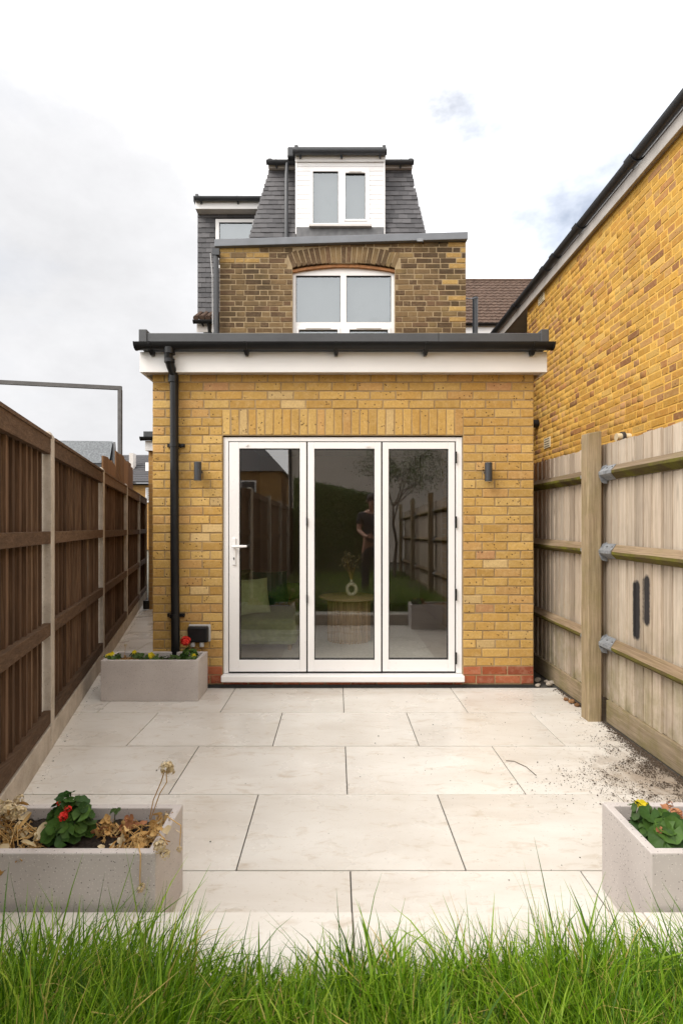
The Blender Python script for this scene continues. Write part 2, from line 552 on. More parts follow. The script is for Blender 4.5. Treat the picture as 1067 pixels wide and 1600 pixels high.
t = NT('lush_grass_blade')
r = t.rand()
c = t.ramp(r, [(0.0, (0.030, 0.085, 0.002)), (0.35, (0.092, 0.205, 0.005)), (0.7, (0.185, 0.335, 0.010)), (0.93, (0.31, 0.43, 0.045)), (0.965, (0.50, 0.38, 0.12))])
tb = t.n('ShaderNodeBsdfTranslucent')
t.l(c, tb.inputs[0])
t.fin(c, 0.42, 0.22)
mx = t.n('ShaderNodeMixShader')
mx.inputs[0].default_value = 0.32
t.l(t.b.outputs[0], mx.inputs[1])
t.l(tb.outputs[0], mx.inputs[2])
t.l(mx.outputs[0], t.out.inputs[0])
M['grass'] = t.m
M['hedge'] = leaf_mat('dark_hedge_leaf', (0.03, 0.060, 0.014, 1), (0.17, 0.25, 0.06, 1), 0.5)
M['earth'] = plain('bare_earth', (0.07, 0.052, 0.032, 1), 0.95, 0.3, 8, bump=0.4)
M['far_ground'] = plain('far_ground', (0.10, 0.095, 0.07, 1), 0.95, 0.3, 0.5)
M['render_wall'] = plain('cream_rendered_wall', (0.66, 0.58, 0.50, 1), 0.9, 0.06, 2)
M['room_wall'] = plain('room_paint', (0.52, 0.43, 0.36, 1), 0.9, 0.03, 2)
M['room_floor'] = plain('room_floor_tile', (0.44, 0.38, 0.32, 1), 0.4, 0.1, 3)
M['rug'] = plain('pale_woven_rug', (0.58, 0.54, 0.48, 1), 0.95, 0.1, 30, bump=0.3)
M['oak'] = wood_mat('light_oak', [(0.25, (0.42, 0.27, 0.14)), (0.5, (0.55, 0.38, 0.22)), (0.8, (0.64, 0.48, 0.30))], 'z', gap=0.15)
M['soffit'] = plain('fascia_white_shade_in_colour', (0.42, 0.39, 0.365, 1), 0.6, 0.12, 5)  # neighbour's white fascia, with the shade under the eaves put into its colour
M['dirt'] = plain('brown_garden_dirt', (0.075, 0.052, 0.034, 1), 0.95, 0.35, 60)
M['sofa'] = plain('olive_green_sofa_fabric', (0.20, 0.25, 0.08, 1), 0.95, 0.15, 25)
M['cush_l'] = plain('sage_cushion_fabric', (0.45, 0.54, 0.26, 1), 0.95, 0.1, 25)
M['cush_d'] = plain('bottle_green_velvet', (0.012, 0.055, 0.018, 1), 0.8, 0.2, 12)
M['vase'] = plain('cream_ceramic', (0.68, 0.60, 0.46, 1), 0.35)
M['skin'] = plain('skin', (0.50, 0.27, 0.19, 1), 0.55, 0.06, 9)
M['shirt'] = plain('charcoal_tshirt', (0.028, 0.028, 0.034, 1), 0.9, 0.2, 30)
M['trouser'] = plain('black_trousers', (0.014, 0.013, 0.014, 1), 0.9, 0.2, 30)
M['hair'] = plain('dark_hair', (0.018, 0.011, 0.008, 1), 0.6, 0.3, 60)
M['bark'] = plain('brown_bark', (0.10, 0.075, 0.055, 1), 0.95, 0.3, 12, bump=0.5)
M['plug'] = plain('pale_grey_plug_plastic', (0.42, 0.42, 0.42, 1), 0.4)
M['vent'] = plain('cream_air_brick', (0.60, 0.50, 0.33, 1), 0.8)

# plain brick pattern for walls nobody sees at close range
t = NT('distant_brickwork')
tc = t.n('ShaderNodeTexBrick')
mp = t.n('ShaderNodeMapping')
mp.inputs['Rotation'].default_value = (math.radians(90), 0, 0)
cb = t.n('ShaderNodeCombineXYZ')
sx = t.n('ShaderNodeSeparateXYZ')
t.l(t.geo.outputs['Position'], sx.inputs[0])
t.l(t.math('ADD', sx.outputs[0], sx.outputs[1]), cb.inputs[0])
t.l(sx.outputs[2], cb.inputs[1])
t.l(cb.outputs[0], tc.inputs['Vector'])
tc.inputs['Scale'].default_value = 1.0
tc.inputs['Brick Width'].default_value = 0.225
tc.inputs['Row Height'].default_value = 0.075
tc.inputs['Mortar Size'].default_value = 0.005
tc.inputs['Color1'].default_value = (0.42, 0.235, 0.075, 1)
tc.inputs['Color2'].default_value = (0.30, 0.165, 0.06, 1)
tc.inputs['Mortar'].default_value = (0.36, 0.25, 0.12, 1)
M['brick_far'] = t.fin(tc.outputs['Color'], 0.95, 0.2)


# ------------------------------------------------------------------ objects and mesh building
class MB:
    """collects faces in world coordinates, links them as ONE mesh object"""

    def __init__(self):
        self.v, self.f, self.mi = [], [], []

    def add(self, vs, fs, mi=0):
        o = len(self.v)
        self.v += [tuple(p) for p in vs]
        self.f += [tuple(i + o for i in q) for q in fs]
        self.mi += [mi] * len(fs)
        return self

    def box(self, x0, x1, y0, y1, z0, z1, mi=0):
        x0, x1 = min(x0, x1), max(x0, x1)
        y0, y1 = min(y0, y1), max(y0, y1)
        z0, z1 = min(z0, z1), max(z0, z1)
        vs = [(x0, y0, z0), (x1, y0, z0), (x1, y1, z0), (x0, y1, z0), (x0, y0, z1), (x1, y0, z1), (x1, y1, z1), (x0, y1, z1)]
        return self.add(vs, [(3, 2, 1, 0), (4, 5, 6, 7), (0, 1, 5, 4), (1, 2, 6, 5), (2, 3, 7, 6), (3, 0, 4, 7)], mi)

    def hexa(self, vs, mi=0):
        return self.add(vs, [(3, 2, 1, 0), (4, 5, 6, 7), (0, 1, 5, 4), (1, 2, 6, 5), (2, 3, 7, 6), (3, 0, 4, 7)], mi)

    def sweep(self, sec, p0, p1, mi=0, cap=True):
        """a 2-D section list of 3-D offsets swept from p0 to p1"""
        p0, p1 = Vector(p0), Vector(p1)
        n = len(sec)
        vs = [p0 + Vector(s) for s in sec] + [p1 + Vector(s) for s in sec]
        fs = [(i, (i + 1) % n, n + (i + 1) % n, n + i) for i in range(n)]
        if cap:
            fs += [tuple(range(n - 1, -1, -1)), tuple(range(n, 2 * n))]
        return self.add(vs, fs, mi)

    def tube(self, path, r, n=8, mi=0, cap=True):
        path = [Vector(p) for p in path]
        rs = r if isinstance(r, (list, tuple)) else [r] * len(path)
        vs, fs = [], []
        for i, p in enumerate(path):
            d = (path[min(i + 1, len(path) - 1)] - path[max(i - 1, 0)]).normalized()
            u = d.orthogonal().normalized() if i == 0 else (u - d * u.dot(d)).normalized()
            w = d.cross(u)
            for k in range(n):
                a = 2 * math.pi * k / n
                vs.append(p + (u * math.cos(a) + w * math.sin(a)) * rs[i])
        for i in range(len(path) - 1):
            for k in range(n):
                k2 = (k + 1) % n
                fs.append((i * n + k, i * n + k2, (i + 1) * n + k2, (i + 1) * n + k))
        if cap:
            fs += [tuple(range(n - 1, -1, -1)), tuple(range((len(path) - 1) * n, len(path) * n))]
        return self.add(vs, fs, mi)

    def lathe(self, c, prof, n=24, mi=0):
        """profile of (radius, z) about the vertical through c"""
        c = Vector(c)
        vs, fs = [], []
        for (r, z) in prof:
            for k in range(n):
                a = 2 * math.pi * k / n
                vs.append(c + Vector((r * math.cos(a), r * math.sin(a), z)))
        for i in range(len(prof) - 1):
            for k in range(n):
                k2 = (k + 1) % n
                fs.append((i * n + k, i * n + k2, (i + 1) * n + k2, (i + 1) * n + k))
        fs += [tuple(range(n - 1, -1, -1)), tuple(range((len(prof) - 1) * n, len(prof) * n))]
        return self.add(vs, fs, mi)

    def build(self, name, mats, parent=None, smooth=False, bevel=0.0, kind=None):
        og = Vector(parent['og']) if parent is not None else Vector((0, 0, 0))
        me = bpy.data.meshes.new(name)
        me.from_pydata([tuple(Vector(p) - og) for p in self.v], [], self.f)
        mats = mats if isinstance(mats, (list, tuple)) else [mats]
        for m in mats:
            me.materials.append(m)
        if len(mats) > 1:
            me.polygons.foreach_set('material_index', self.mi)
        if smooth:
            me.polygons.foreach_set('use_smooth', [True] * len(me.polygons))
        me.update()
        o = bpy.data.objects.new(name, me)
        COL.objects.link(o)
        if parent is not None:
            o.parent = parent
        o['og'] = tuple(og)
        if smooth and smooth != 'all':
            md = o.modifiers.new('edge', 'EDGE_SPLIT')
            md.split_angle = math.radians(40)
        if bevel:
            md = o.modifiers.new('bevel', 'BEVEL')
            md.width = bevel
            md.segments = 2
            md.limit_method = 'ANGLE'
        if kind:
            o['kind'] = kind
        return o


def empty(name, loc=(0, 0, 0), parent=None):
    o = bpy.data.objects.new(name, None)
    o.empty_display_size = 0.1
    COL.objects.link(o)
    if parent is not None:
        o.parent = parent
        o.location = Vector(loc) - Vector(parent['og'])
    else:
        o.location = loc
    o['og'] = tuple(loc)
    return o


def thing(name, label, cat, loc=(0, 0, 0), group=None):
    return tag(empty(name, loc), label, cat, group)


def tag(o, label, cat, group=None):
    o['label'] = label
    o['category'] = cat
    if group:
        o['group'] = group
    return o


def struct(o):
    o['kind'] = 'structure'
    return o


def inst(name, me, parent, loc, rot=(0, 0, 0), scale=(1, 1, 1)):
    o = bpy.data.objects.new(name, me)
    COL.objects.link(o)
    if parent is not None:
        o.parent = parent
        o.location = Vector(loc) - Vector(parent['og'])
    else:
        o.location = loc
    o.rotation_euler = rot
    o.scale = scale
    return o


def np_mesh(name, verts, faces, mat, parent=None, kind=None, smooth=False, quads=False):
    """fast mesh from numpy arrays, all faces of one size"""
    me = bpy.data.meshes.new(name)
    nv, (nf, k) = len(verts), faces.shape
    me.vertices.add(nv)
    me.vertices.foreach_set('co', np.ascontiguousarray(verts, dtype=np.float32).ravel())
    me.loops.add(nf * k)
    me.loops.foreach_set('vertex_index', faces.astype(np.int32).ravel())
    me.polygons.add(nf)
    me.polygons.foreach_set('loop_start', np.arange(0, nf * k, k, dtype=np.int32))
    me.polygons.foreach_set('loop_total', np.full(nf, k, dtype=np.int32))
    if smooth:
        me.polygons.foreach_set('use_smooth', np.ones(nf, dtype=bool))
    me.materials.append(mat)
    me.update(calc_edges=True)
    o = bpy.data.objects.new(name, me)
    COL.objects.link(o)
    if parent is not None:
        o.parent = parent
    if kind:
        o['kind'] = kind
    return o


def brick_shape(w, h, d, seed, c=0.004, j=0.0016):
    """a brick with chipped arrises: local x along the wall, front at y=0, back at y=d"""
    r = random.Random(seed)
    J = lambda s=1.0: r.uniform(-j, j) * s
    vs = []
    for (y, ins) in ((d, 0.0), (c, 0.0), (0.0, c)):
        for (sx, sz) in ((-1, -1), (1, -1), (1, 1), (-1, 1)):
            vs.append((sx * (w / 2 - ins * r.uniform(0.7, 1.6)) + J(1.5), y + J(0.8), sz * (h / 2 - ins * r.uniform(0.7, 1.6)) + J(1.2)))
    fs = [(8, 9, 10, 11)]
    for a in (0, 4):
        for k in range(4):
            k2 = (k + 1) % 4
            fs.append((a + k, a + k2, a + 4 + k2, a + 4 + k))
    return vs, fs


BR = {}


def brick_mesh(kind, w, h, mat, d=0.05):
    key = (kind, mat.name)
    if key not in BR:
        lst = []
        for s in range(7):
            vs, fs = brick_shape(w, h, d, s * 13 + len(BR))
            me = bpy.data.meshes.new('brick')
            me.from_pydata(vs, [], fs)
            me.materials.append(mat)
            lst.append(me)
        BR[key] = (w, h, lst)
    return BR[key]


def lay(parent, kind, wh, mat, cx, cz, w, h, plane, rotz=0.0, rr=random, tilt=0.0, name='brick'):
    """one brick as an object: centre (cx along the wall, cz up), size w by h, on a wall at 'plane'"""
    bw, bh, lst = brick_mesh(kind, wh[0], wh[1], mat)
    me = rr.choice(lst)
    pr = rr.uniform(-0.0022, 0.0022)
    if rotz == 0:
        loc = (cx, plane + pr, cz)
    else:
        loc = (plane + pr, cx, cz)
    return inst(name, me, parent, loc, (0, tilt + rr.uniform(-0.004, 0.004), rotz), (w / bw, 1, h / bh))


print('part 1 ok')

# ================================================================== GROUND, PATIO, STEP, LAWN
struct(MB().box(-400, 400, -300, 900, -0.5, -0.06).build('ground', M['far_ground']))
struct(MB().box(-4.5, 2.3, 1.0, 10.6, -0.055, -0.006).build('patio_base', M['joint']))

patio = empty('patio')
struct(patio)
FENCE_L = lambda y: -0.866 - 0.27 * y if y > 1.4 else -1.244
ROWY = [1.700, 2.143, 2.756, 3.366, 3.977, 4.590]
while ROWY[-1] < 9.6:
    ROWY.append(ROWY[-1] + 0.613)
PITCH = 0.912
rs = random.Random(4)
G = 0.0028
for k in range(len(ROWY) - 1):
    y0, y1 = ROWY[k] + G, ROWY[k + 1] - G
    off = 0.054 if k % 2 == 0 else -0.399
    xl = FENCE_L(y1) - 0.06
    xr = 1.86 if y0 < 4.58 else -1.565
    j = math.floor((xl - off) / PITCH)
    while off + j * PITCH < xr:
        a, b = off + j * PITCH + G, off + (j + 1) * PITCH - G
        j += 1
        a, b = max(a, xl), min(b, xr)
        if b - a < 0.04:
            continue
        z = rs.uniform(-0.0012, 0.0008)
        MB().box(a, b, y0, y1, z - 0.02, z).build('paving_slab', M['paving'], patio, bevel=0.0012)

# the raised step between patio and lawn
step = empty('garden_step')
struct(step)
MB().box(-1.30, 1.86, 1.44, 1.688, -0.05, 0.128).build('riser', M['concrete'], step)
xs = [-1.30, -0.861, 0.05, 0.962, 1.86]
for a, b in zip(xs[:-1], xs[1:]):
    MB().box(a + G, b - G, 1.40, 1.700, 0.13, 0.15).build('coping_slab', M['paving'], step, bevel=0.002)
struct(MB().box(-1.35, 1.9, -6.6, 1.40, -0.05, 0.115).build('lawn_soil', M['earth']))

# ================================================================== REAR EXTENSION
YW = 4.600
WL, WR = -1.571, 1.680
CP = 0.0757
Z0 = 0.03
DX0, DX1, DZ1 = -0.971, 1.075, 2.150
ext = thing('house_extension', 'single storey yellow brick extension with white bifold doors facing the patio', 'house extension', (0, YW, 0))
m = MB()
zt = Z0 + 35 * CP
m.box(WL + 0.004, DX0, YW + 0.0045, YW + 0.26, 0, zt)
m.box(DX1, WR - 0.004, YW + 0.0045, YW + 0.26, 0, zt)
m.box(DX0, DX1, YW + 0.0045, YW + 0.26, DZ1, zt)
m.box(DX0, DX1, YW + 0.0045, YW + 0.26, 0, 0.045)
m.build('mortar_wall', M['mortar_new'], ext)
m = MB()
m.box(WL + 0.002, WL + 0.25, YW + 0.262, 7.34, 0, zt)
m.box(WR - 0.25, WR - 0.002, YW + 0.262, 7.34, 0, zt)
m.build('side_wall', M['brick_far'], ext)
rb = random.Random(11)
J = 0.009                                            # joint width
BW, BH = 0.2085, CP - J


def ext_brick(x0, x1, row, red=False):
    w = x1 - x0 - J
    kind = 'stretcher' if w > 0.14 else 'header'
    mat = M['brick_red'] if red else M['brick_new']
    wh = (0.21, BH) if kind == 'stretcher' else (0.10, BH)
    lay(ext, kind, wh, mat, (x0 + x1) / 2, Z0 + (row + 0.5) * CP, w, BH + rb.uniform(-0.0015, 0.001), YW, 0, rb)


def fill(x0, x1, row, start, red=False, step_w=0.2185, minw=0.06):
    """stretchers from x0 to x1, the first joint at 'start'"""
    cuts = [x0]
    x = start
    while x < x1 - minw:
        if x > x0 + minw:
            cuts.append(x + rb.uniform(-0.003, 0.003))
        x += step_w
    cuts.append(x1)
    for a, b in zip(cuts[:-1], cuts[1:]):
        ext_brick(a, b, row, red)


for row in range(35):
    if row >= 31:
        fill(WL, WR, row, WL + (0.2185 if row % 2 else 0.109))
        continue
    red = row < 2
    if row % 2:
        lc = [WL, WL + 0.214, WL + 0.428, DX0]
        rc = [DX1, DX1 + 0.165, DX1 + 0.383, WR]
    else:
        lc = [WL, WL + 0.108, WL + 0.326, WL + 0.49, DX0]
        rc = [DX1, DX1 + 0.108, DX1 + 0.272, DX1 + 0.492, WR]
    for cc in (lc, rc):
        cc = [cc[0]] + [q + rb.uniform(-0.006, 0.006) for q in cc[1:-1]] + [cc[-1]]
        for a, b in zip(cc[:-1], cc[1:]):
            ext_brick(a, b, row, red)
# soldier course over the door
n = 28
sw = (DX1 - DX0 + 0.01) / n
for k in range(n):
    lay(ext, 'soldier', (0.064, 0.218), M['brick_new'], DX0 - 0.005 + (k + 0.5) * sw, Z0 + 29.5 * CP, sw - J, 3 * CP - J, YW, 0, rb)
# bricks under the door sill
x = DX0
while x < DX1 - 0.02:
    b = min(x + 0.2185, DX1)
    lay(ext, 'stretcher', (0.21, BH), M['brick_red'], (x + b) / 2, 0.030, b - x - J, 0.045, YW, 0, rb)
    x = b
MB().box(WL, WR, YW - 0.012, YW + 0.008, -0.004, 0.026).build('damp_course', M['gasket'], ext)
# fascia, soffit, gutter, upstand, roof
fz0, fz1 = 2.660, 2.830
m = MB()
m.box(-1.640, 1.752, 4.500, 4.520, fz0, fz1)
m.box(-1.640, -1.620, 4.5205, 7.30, fz0, fz1)
m.box(1.732, 1.752, 4.5205, 7.30, fz0, fz1)
m.build('fascia', M['white_board'], ext, bevel=0.002)
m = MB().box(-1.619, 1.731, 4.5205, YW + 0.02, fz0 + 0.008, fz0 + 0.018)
m.build('soffit', M['white_dim'], ext)
MB().box(-1.615, 1.727, 4.53, 7.33, 2.82, 2.905).build('roof', M['dark_grey'], ext)
m = MB()
m.box(-1.642, 1.760, 4.50, 4.60, 2.872, 2.988)
m.box(-1.642, -1.59, 4.601, 7.30, 2.872, 2.988)
m.box(1.70, 1.760, 4.601, 7.30, 2.872, 2.988)
up = m.build('roof_upstand', M['dark_grey'], ext, bevel=0.006)
for x in (-1.613, 1.732):
    MB().box(x - 0.034, x + 0.034, 4.49, 4.62, 2.868, 3.016).build('corner_block', M['dark_grey'], up, bevel=0.006)
MB().box(0.846, 0.850, 4.497, 4.601, 2.874, 2.990).build('trim_seam', M['gasket'], up)


def gutter(name, p0, p1, r, parent, mat, back, n=10, joints=(), brackets=(), brk_dir=(0, 1, 0)):
    """half-round gutter from p0 to p1; back = horizontal unit vector to the wall"""
    p0, p1, back = Vector(p0), Vector(p1), Vector(back)
    up_ = Vector((0, 0, 1))
    sec = []
    for k in range(n + 1):
        a = math.pi * k / n
        sec.append(back * (math.cos(a) * r) - up_ * (math.sin(a) * r))
    for k in range(n, -1, -1):
        a = math.pi * k / n
        sec.append(back * (math.cos(a) * r * 0.86) - up_ * (math.sin(a) * r * 0.86 - 0.0))
    g_ = MB()
    nn = len(sec)
    vs = [p0 + s for s in sec] + [p1 + s for s in sec]
    fs = [(i, (i + 1) % nn, nn + (i + 1) % nn, nn + i) for i in range(nn)]
    g_.add(vs, fs)
    d = (p1 - p0).normalized()
    for q, s in ((p0, -1), (p1, 1)):                  # stop ends
        full = [q + d * (s * 0.003) + sec[i] * 1.06 for i in range(n + 1)]
        ful2 = [v + d * (s * 0.012) for v in full]
        k2 = len(full)
        g_.add(full + ful2, [tuple(range(k2)), tuple(range(2 * k2 - 1, k2 - 1, -1))] + [(i, (i + 1) % k2, k2 + (i + 1) % k2, k2 + i) for i in range(k2)])
    go = g_.build(name, mat, parent, smooth=True)
    for t_ in joints:
        c = p0.lerp(p1, t_)
        sec2 = [s * 1.10 for s in sec[:n + 1]] + [s * 1.02 for s in sec[:n + 1][::-1]]
        MB().sweep([s * 1.12 for s in sec2], c - d * 0.06, c + d * 0.06).build('gutter_union', mat, go, smooth=True)
    for t_ in brackets:
        c = p0.lerp(p1, t_)
        b = MB()
        sec2 = [s * 1.08 for s in sec[:n + 1]] + [s * 1.0 for s in sec[:n + 1][::-1]]
        b.sweep(sec2, c - d * 0.012, c + d * 0.012)
        q = c - up_ * r * 1.02
        b.hexa([q - d * 0.012 - up_ * 0.032 + back * r * 0.4, q + d * 0.012 - up_ * 0.032 + back * r * 0.4, q + d * 0.012 - up_ * 0.032 + back * (r + 0.006), q - d * 0.012 - up_ * 0.032 + back * (r + 0.006),
                q - d * 0.02 - back * r * 0.2, q + d * 0.02 - back * r * 0.2, q + d * 0.02 + back * (r + 0.006), q - d * 0.02 + back * (r + 0.006)])
        b.build('gutter_bracket', mat, go)
    return go


gx0, gx1 = -1.638, 1.762
gutter('gutter', (gx0, 4.435, 2.876), (gx1, 4.435, 2.876), 0.054, ext, M['black_pvc'], (0, 1, 0), brackets=[(AX(p_, 4.45) - gx0) / (gx1 - gx0) for p_ in (237, 385, 525, 665, 832)])
# downpipe
dx = AX(268.5, 4.5)
m = MB()
m.tube([(dx - 0.005, 4.435, 2.86), (dx - 0.005, 4.435, 2.755), (dx + 0.002, 4.47, 2.70), (dx + 0.006, 4.535, 2.655), (dx + 0.008, 4.545, 2.60), (dx + 0.012, 4.545, 1.2), (dx + 0.022, 4.545, 0.03)], 0.036, 14)
dp = m.build('downpipe', M['black_pvc'], ext, smooth=True)
for (z, r, h, y) in ((2.815, 0.046, 0.05, 4.435), (2.735, 0.043, 0.03, 4.438), (2.615, 0.044, 0.06, 4.545)):
    MB().tube([(dx + 0.002, y, z - h / 2), (dx + 0.002, y, z + h / 2)], r, 14).build('pipe_collar', M['black_pvc'], dp, smooth=True)
for z in (2.06, 0.62):
    m = MB().tube([(dx + 0.010, 4.545, z - 0.016), (dx + 0.010, 4.545, z + 0.016)], 0.041, 14)
    m.box(dx - 0.06, dx + 0.085, 4.575, 4.599, z - 0.014, z + 0.014)
    m.tube([(dx + 0.072, 4.56, z), (dx + 0.072, 4.58, z)], 0.010, 8)
    m.build('pipe_clip', M['black_pvc'], dp, smooth=True)

# ------------------------------------------------------------------ bifold door
door = empty('bifold_door', (0, YW, 0), ext)
DF = 4.622                                           # front of the outer frame
fx = lambda p_: AX(p_, 4.62)
fzp = lambda p_: AZ(p_, 4.62)
m = MB()
xL, xR = DX0 + 0.002, DX1 - 0.002
zT = DZ1 - 0.012
m.box(xL, fx(357.0), DF, DF + 0.075, 0.115, zT)
m.box(fx(712.5), xR, DF, DF + 0.075, 0.115, zT)
m.box(fx(357.0), fx(712.5), DF, DF + 0.075, fzp(689.5), zT)
m.build('outer_frame', M['white_pvc'], door, bevel=0.004)
m = MB()
m.box(DX0 - 0.004, DX1 + 0.004, 4.545, 4.70, 0.058, 0.112)
m.build('sill', M['white_pvc'], door, bevel=0.008)
MB().box(xL + 0.05, xR - 0.06, DF + 0.045, DF + 0.073, 0.1125, zT - 0.03).add([], []).build('weather_seal', M['gasket'], door) if False else None
leaves = [(357.9, 479.2, 374.2, 468.6, 700.8, 1031), (480.4, 595.8, 491.2, 585.2, 701.2, 1031.2), (597.2, 711.0, 607.2, 700.4, 701.4, 1031)]
for k, (a, b, g0, g1, gt, gb) in enumerate(leaves):
    x0, x1 = fx(a) + 0.003, fx(b) - 0.003
    zt_, zb = fzp(691.0), 0.131
    X0, X1, ZT, ZB = fx(g0), fx(g1), fzp(gt), fzp(gb)
    m = MB()
    y0, y1 = DF - 0.006 + 0.003 * k, DF + 0.055
    m.box(x0, X0, y0, y1, zb, zt_)
    m.box(X1, x1, y0, y1, zb, zt_)
    m.box(X0, X1, y0, y1, ZT, zt_)
    m.box(X0, X1, y0, y1, zb, ZB)
    m.build('leaf_frame', M['white_pvc'], door, bevel=0.003)
    m = MB()                                         # black glazing bead
    e = 0.006
    m.box(X0, X0 + e, y0 + 0.006, y1, ZB + e, ZT - e)
    m.box(X1 - e, X1, y0 + 0.006, y1, ZB + e, ZT - e)
    m.box(X0, X1, y0 + 0.006, y1, ZT - e, ZT)
    m.box(X0, X1, y0 + 0.006, y1, ZB, ZB + e)
    m.build('glazing_bead', M['gasket'], door)
    m = MB()
    yy = y0 + 0.018
    m.add([(X0 + e, yy, ZB + e), (X1 - e, yy, ZB + e), (X1 - e, yy, ZT - e), (X0 + e, yy, ZT - e)], [(0, 1, 2, 3)])
    m.build('pane', M['pane_door'], door)
    m = MB()                                         # dark seals in the gaps round the leaf
    m.box(x0 - 0.010, x0 - 0.0005, y0 + 0.022, y1 - 0.005, zb, zt_)
    m.box(x1 + 0.0005, x1 + 0.010, y0 + 0.022, y1 - 0.005, zb, zt_)
    m.box(x0 - 0.010, x1 + 0.010, y0 + 0.022, y1 - 0.005, zt_ + 0.0005, zt_ + 0.012)
    m.box(x0 - 0.010, x1 + 0.010, y0 + 0.022, y1 - 0.005, 0.113, zb - 0.0005)
    m.build('leaf_seal', M['gasket'], door)
for (px, py) in ((385.7, 694.8), (574.3, 696.3)):
    c = at(px, py, 4.61)
    MB().tube([(c.x, 4.605, c.z), (c.x, 4.622, c.z)], 0.012, 12).build('bolt_cover', M['white_pvc'], door, smooth=True)
hx = fx(366.3)
m = MB()
m.box(hx - 0.014, hx + 0.014, 4.604, 4.617, fzp(883), fzp(840.5))
m.build('handle_plate', M['white_pvc'], door, bevel=0.004)
m = MB()
hz = fzp(854)
m.tube([(hx, 4.606, hz), (hx, 4.555, hz), (hx + 0.012, 4.548, hz)], 0.011, 10)
m.tube([(hx + 0.004, 4.550, hz), (hx + 0.05, 4.548, hz + 0.002), (hx + 0.118, 4.552, hz + 0.004)], [0.013, 0.012, 0.009], 10)
m.build('door_handle', M['white_pvc'], door, smooth=True)
kz = fzp(872.5)
m = MB().tube([(hx, 4.600, kz + 0.004), (hx, 4.606, kz + 0.004)], 0.006, 10)
m.box(hx - 0.003, hx + 0.003, 4.6005, 4.606, kz - 0.012, kz)
m.build('keyhole', M['gasket'], door)
for py in (715, 816, 929, 1028):
    z = fzp(py)
    MB().tube([(fx(711.9), 4.609, z - 0.05), (fx(711.9), 4.609, z + 0.05)], 0.0075, 8).build('hinge', M['black_pvc'], door, smooth=True)
for py in (815, 935):
    z = fzp(py)
    MB().tube([(fx(479.8), 4.610, z - 0.035), (fx(479.8), 4.610, z + 0.035)], 0.006, 8).build('hinge', M['black_pvc'], door, smooth=True)

# ------------------------------------------------------------------ room behind the glass
room = empty('room')
struct(room)
m = MB()
m.box(-1.32, 1.43, 4.865, 9.3, 0.02, 0.055)
m.build('room_floor', M['room_floor'], room)
m = MB()
m.box(-1.42, -1.322, 4.865, 9.35, 0.0, 2.6)
m.box(1.432, 1.53, 4.865, 9.35, 0.0, 2.6)
m.box(-1.321, 1.431, 9.31, 9.40, 0.0, 2.6)
m.build('room_wall', M['room_wall'], room)
MB().box(-1.42, 1.53, 4.862, 9.4, 2.605, 2.64).build('room_ceiling', M['white_board'], room)

tb_ = thing('coffee_table', 'round pale oak coffee table with fluted drum base behind the glass doors', 'coffee table', (AX(545, 6.25), 6.25, 0.062))
cx, cy = tb_['og'][0], 6.25
MB().lathe((cx, cy, 0), [(0.325, 0.545), (0.345, 0.552), (0.345, 0.572), (0.335, 0.578)], 48).build('tabletop', M['oak'], tb_, smooth=True)
m = MB().lathe((cx, cy, 0), [(0.225, 0.066), (0.225, 0.544)], 32)
ba = m.build('drum_base', M['oak'], tb_)
m = MB()
for k in range(44):
    a = 2 * math.pi * k / 44
    q = Vector((cx + 0.236 * math.cos(a), cy + 0.236 * math.sin(a), 0))
    m.tube([q + Vector((0, 0, 0.064)), q + Vector((0, 0, 0.544))], 0.0125, 6)
m.build('flute', M['oak'], ba, smooth=True)
MB().box(-0.55, 0.98, 5.35, 7.2, 0.056, 0.064).build('rug', M['rug'])
tag(bpy.data.objects['rug'], 'pale woven rug on the floor under the coffee table', 'rug')
vz = thing('vase', 'small cream ring shaped vase on the coffee table', 'vase', (cx + 0.03, cy - 0.03, 0.579))
m = MB()
pts = []
for k in range(25):
    a = 2 * math.pi * k / 24
    pts.append((cx + 0.03 + 0.052 * math.sin(a), cy - 0.03, 0.655 - 0.060 * math.cos(a)))
m.tube(pts, 0.022, 10, cap=False)
m.tube([(cx + 0.03, cy - 0.03, 0.71), (cx + 0.03, cy - 0.03, 0.765)], [0.020, 0.015], 10)
m.build('vase_body', M['vase'], vz, smooth=True)
df = thing('dried_flowers', 'dried flower stems standing in the cream vase on the coffee table', 'dried flowers', (cx + 0.03, cy - 0.03, 0.72))
m = MB()
rr = random.Random(3)
tips = []
for k in range(9):
    tip = Vector((cx + 0.03 + rr.uniform(-0.11, 0.13), cy - 0.03 + rr.uniform(-0.08, 0.08), rr.uniform(0.90, 1.08)))
    tips.append(tip)
    m.tube([(cx + 0.03, cy - 0.03, 0.73), Vector((cx + 0.03, cy - 0.03, 0.80)).lerp(tip, 0.35), tip], 0.0022, 5)
m.build('stem', M['dry'], df)
m = MB()
for tip in tips:
    for q in range(12):
        c = tip + Vector((rr.gauss(0, 0.018), rr.gauss(0, 0.018), rr.gauss(-0.01, 0.022)))
        u, w = Vector((rr.gauss(0, 1), rr.gauss(0, 1), rr.gauss(0, 1))).normalized() * 0.012, Vector((rr.gauss(0, 1), rr.gauss(0, 1), rr.gauss(0, 1))).normalized() * 0.010
        m.add([c - u, c - w, c + u, c + w], [(0, 1, 2, 3)])
m.build('flower_head', M['dry_pale'], df)

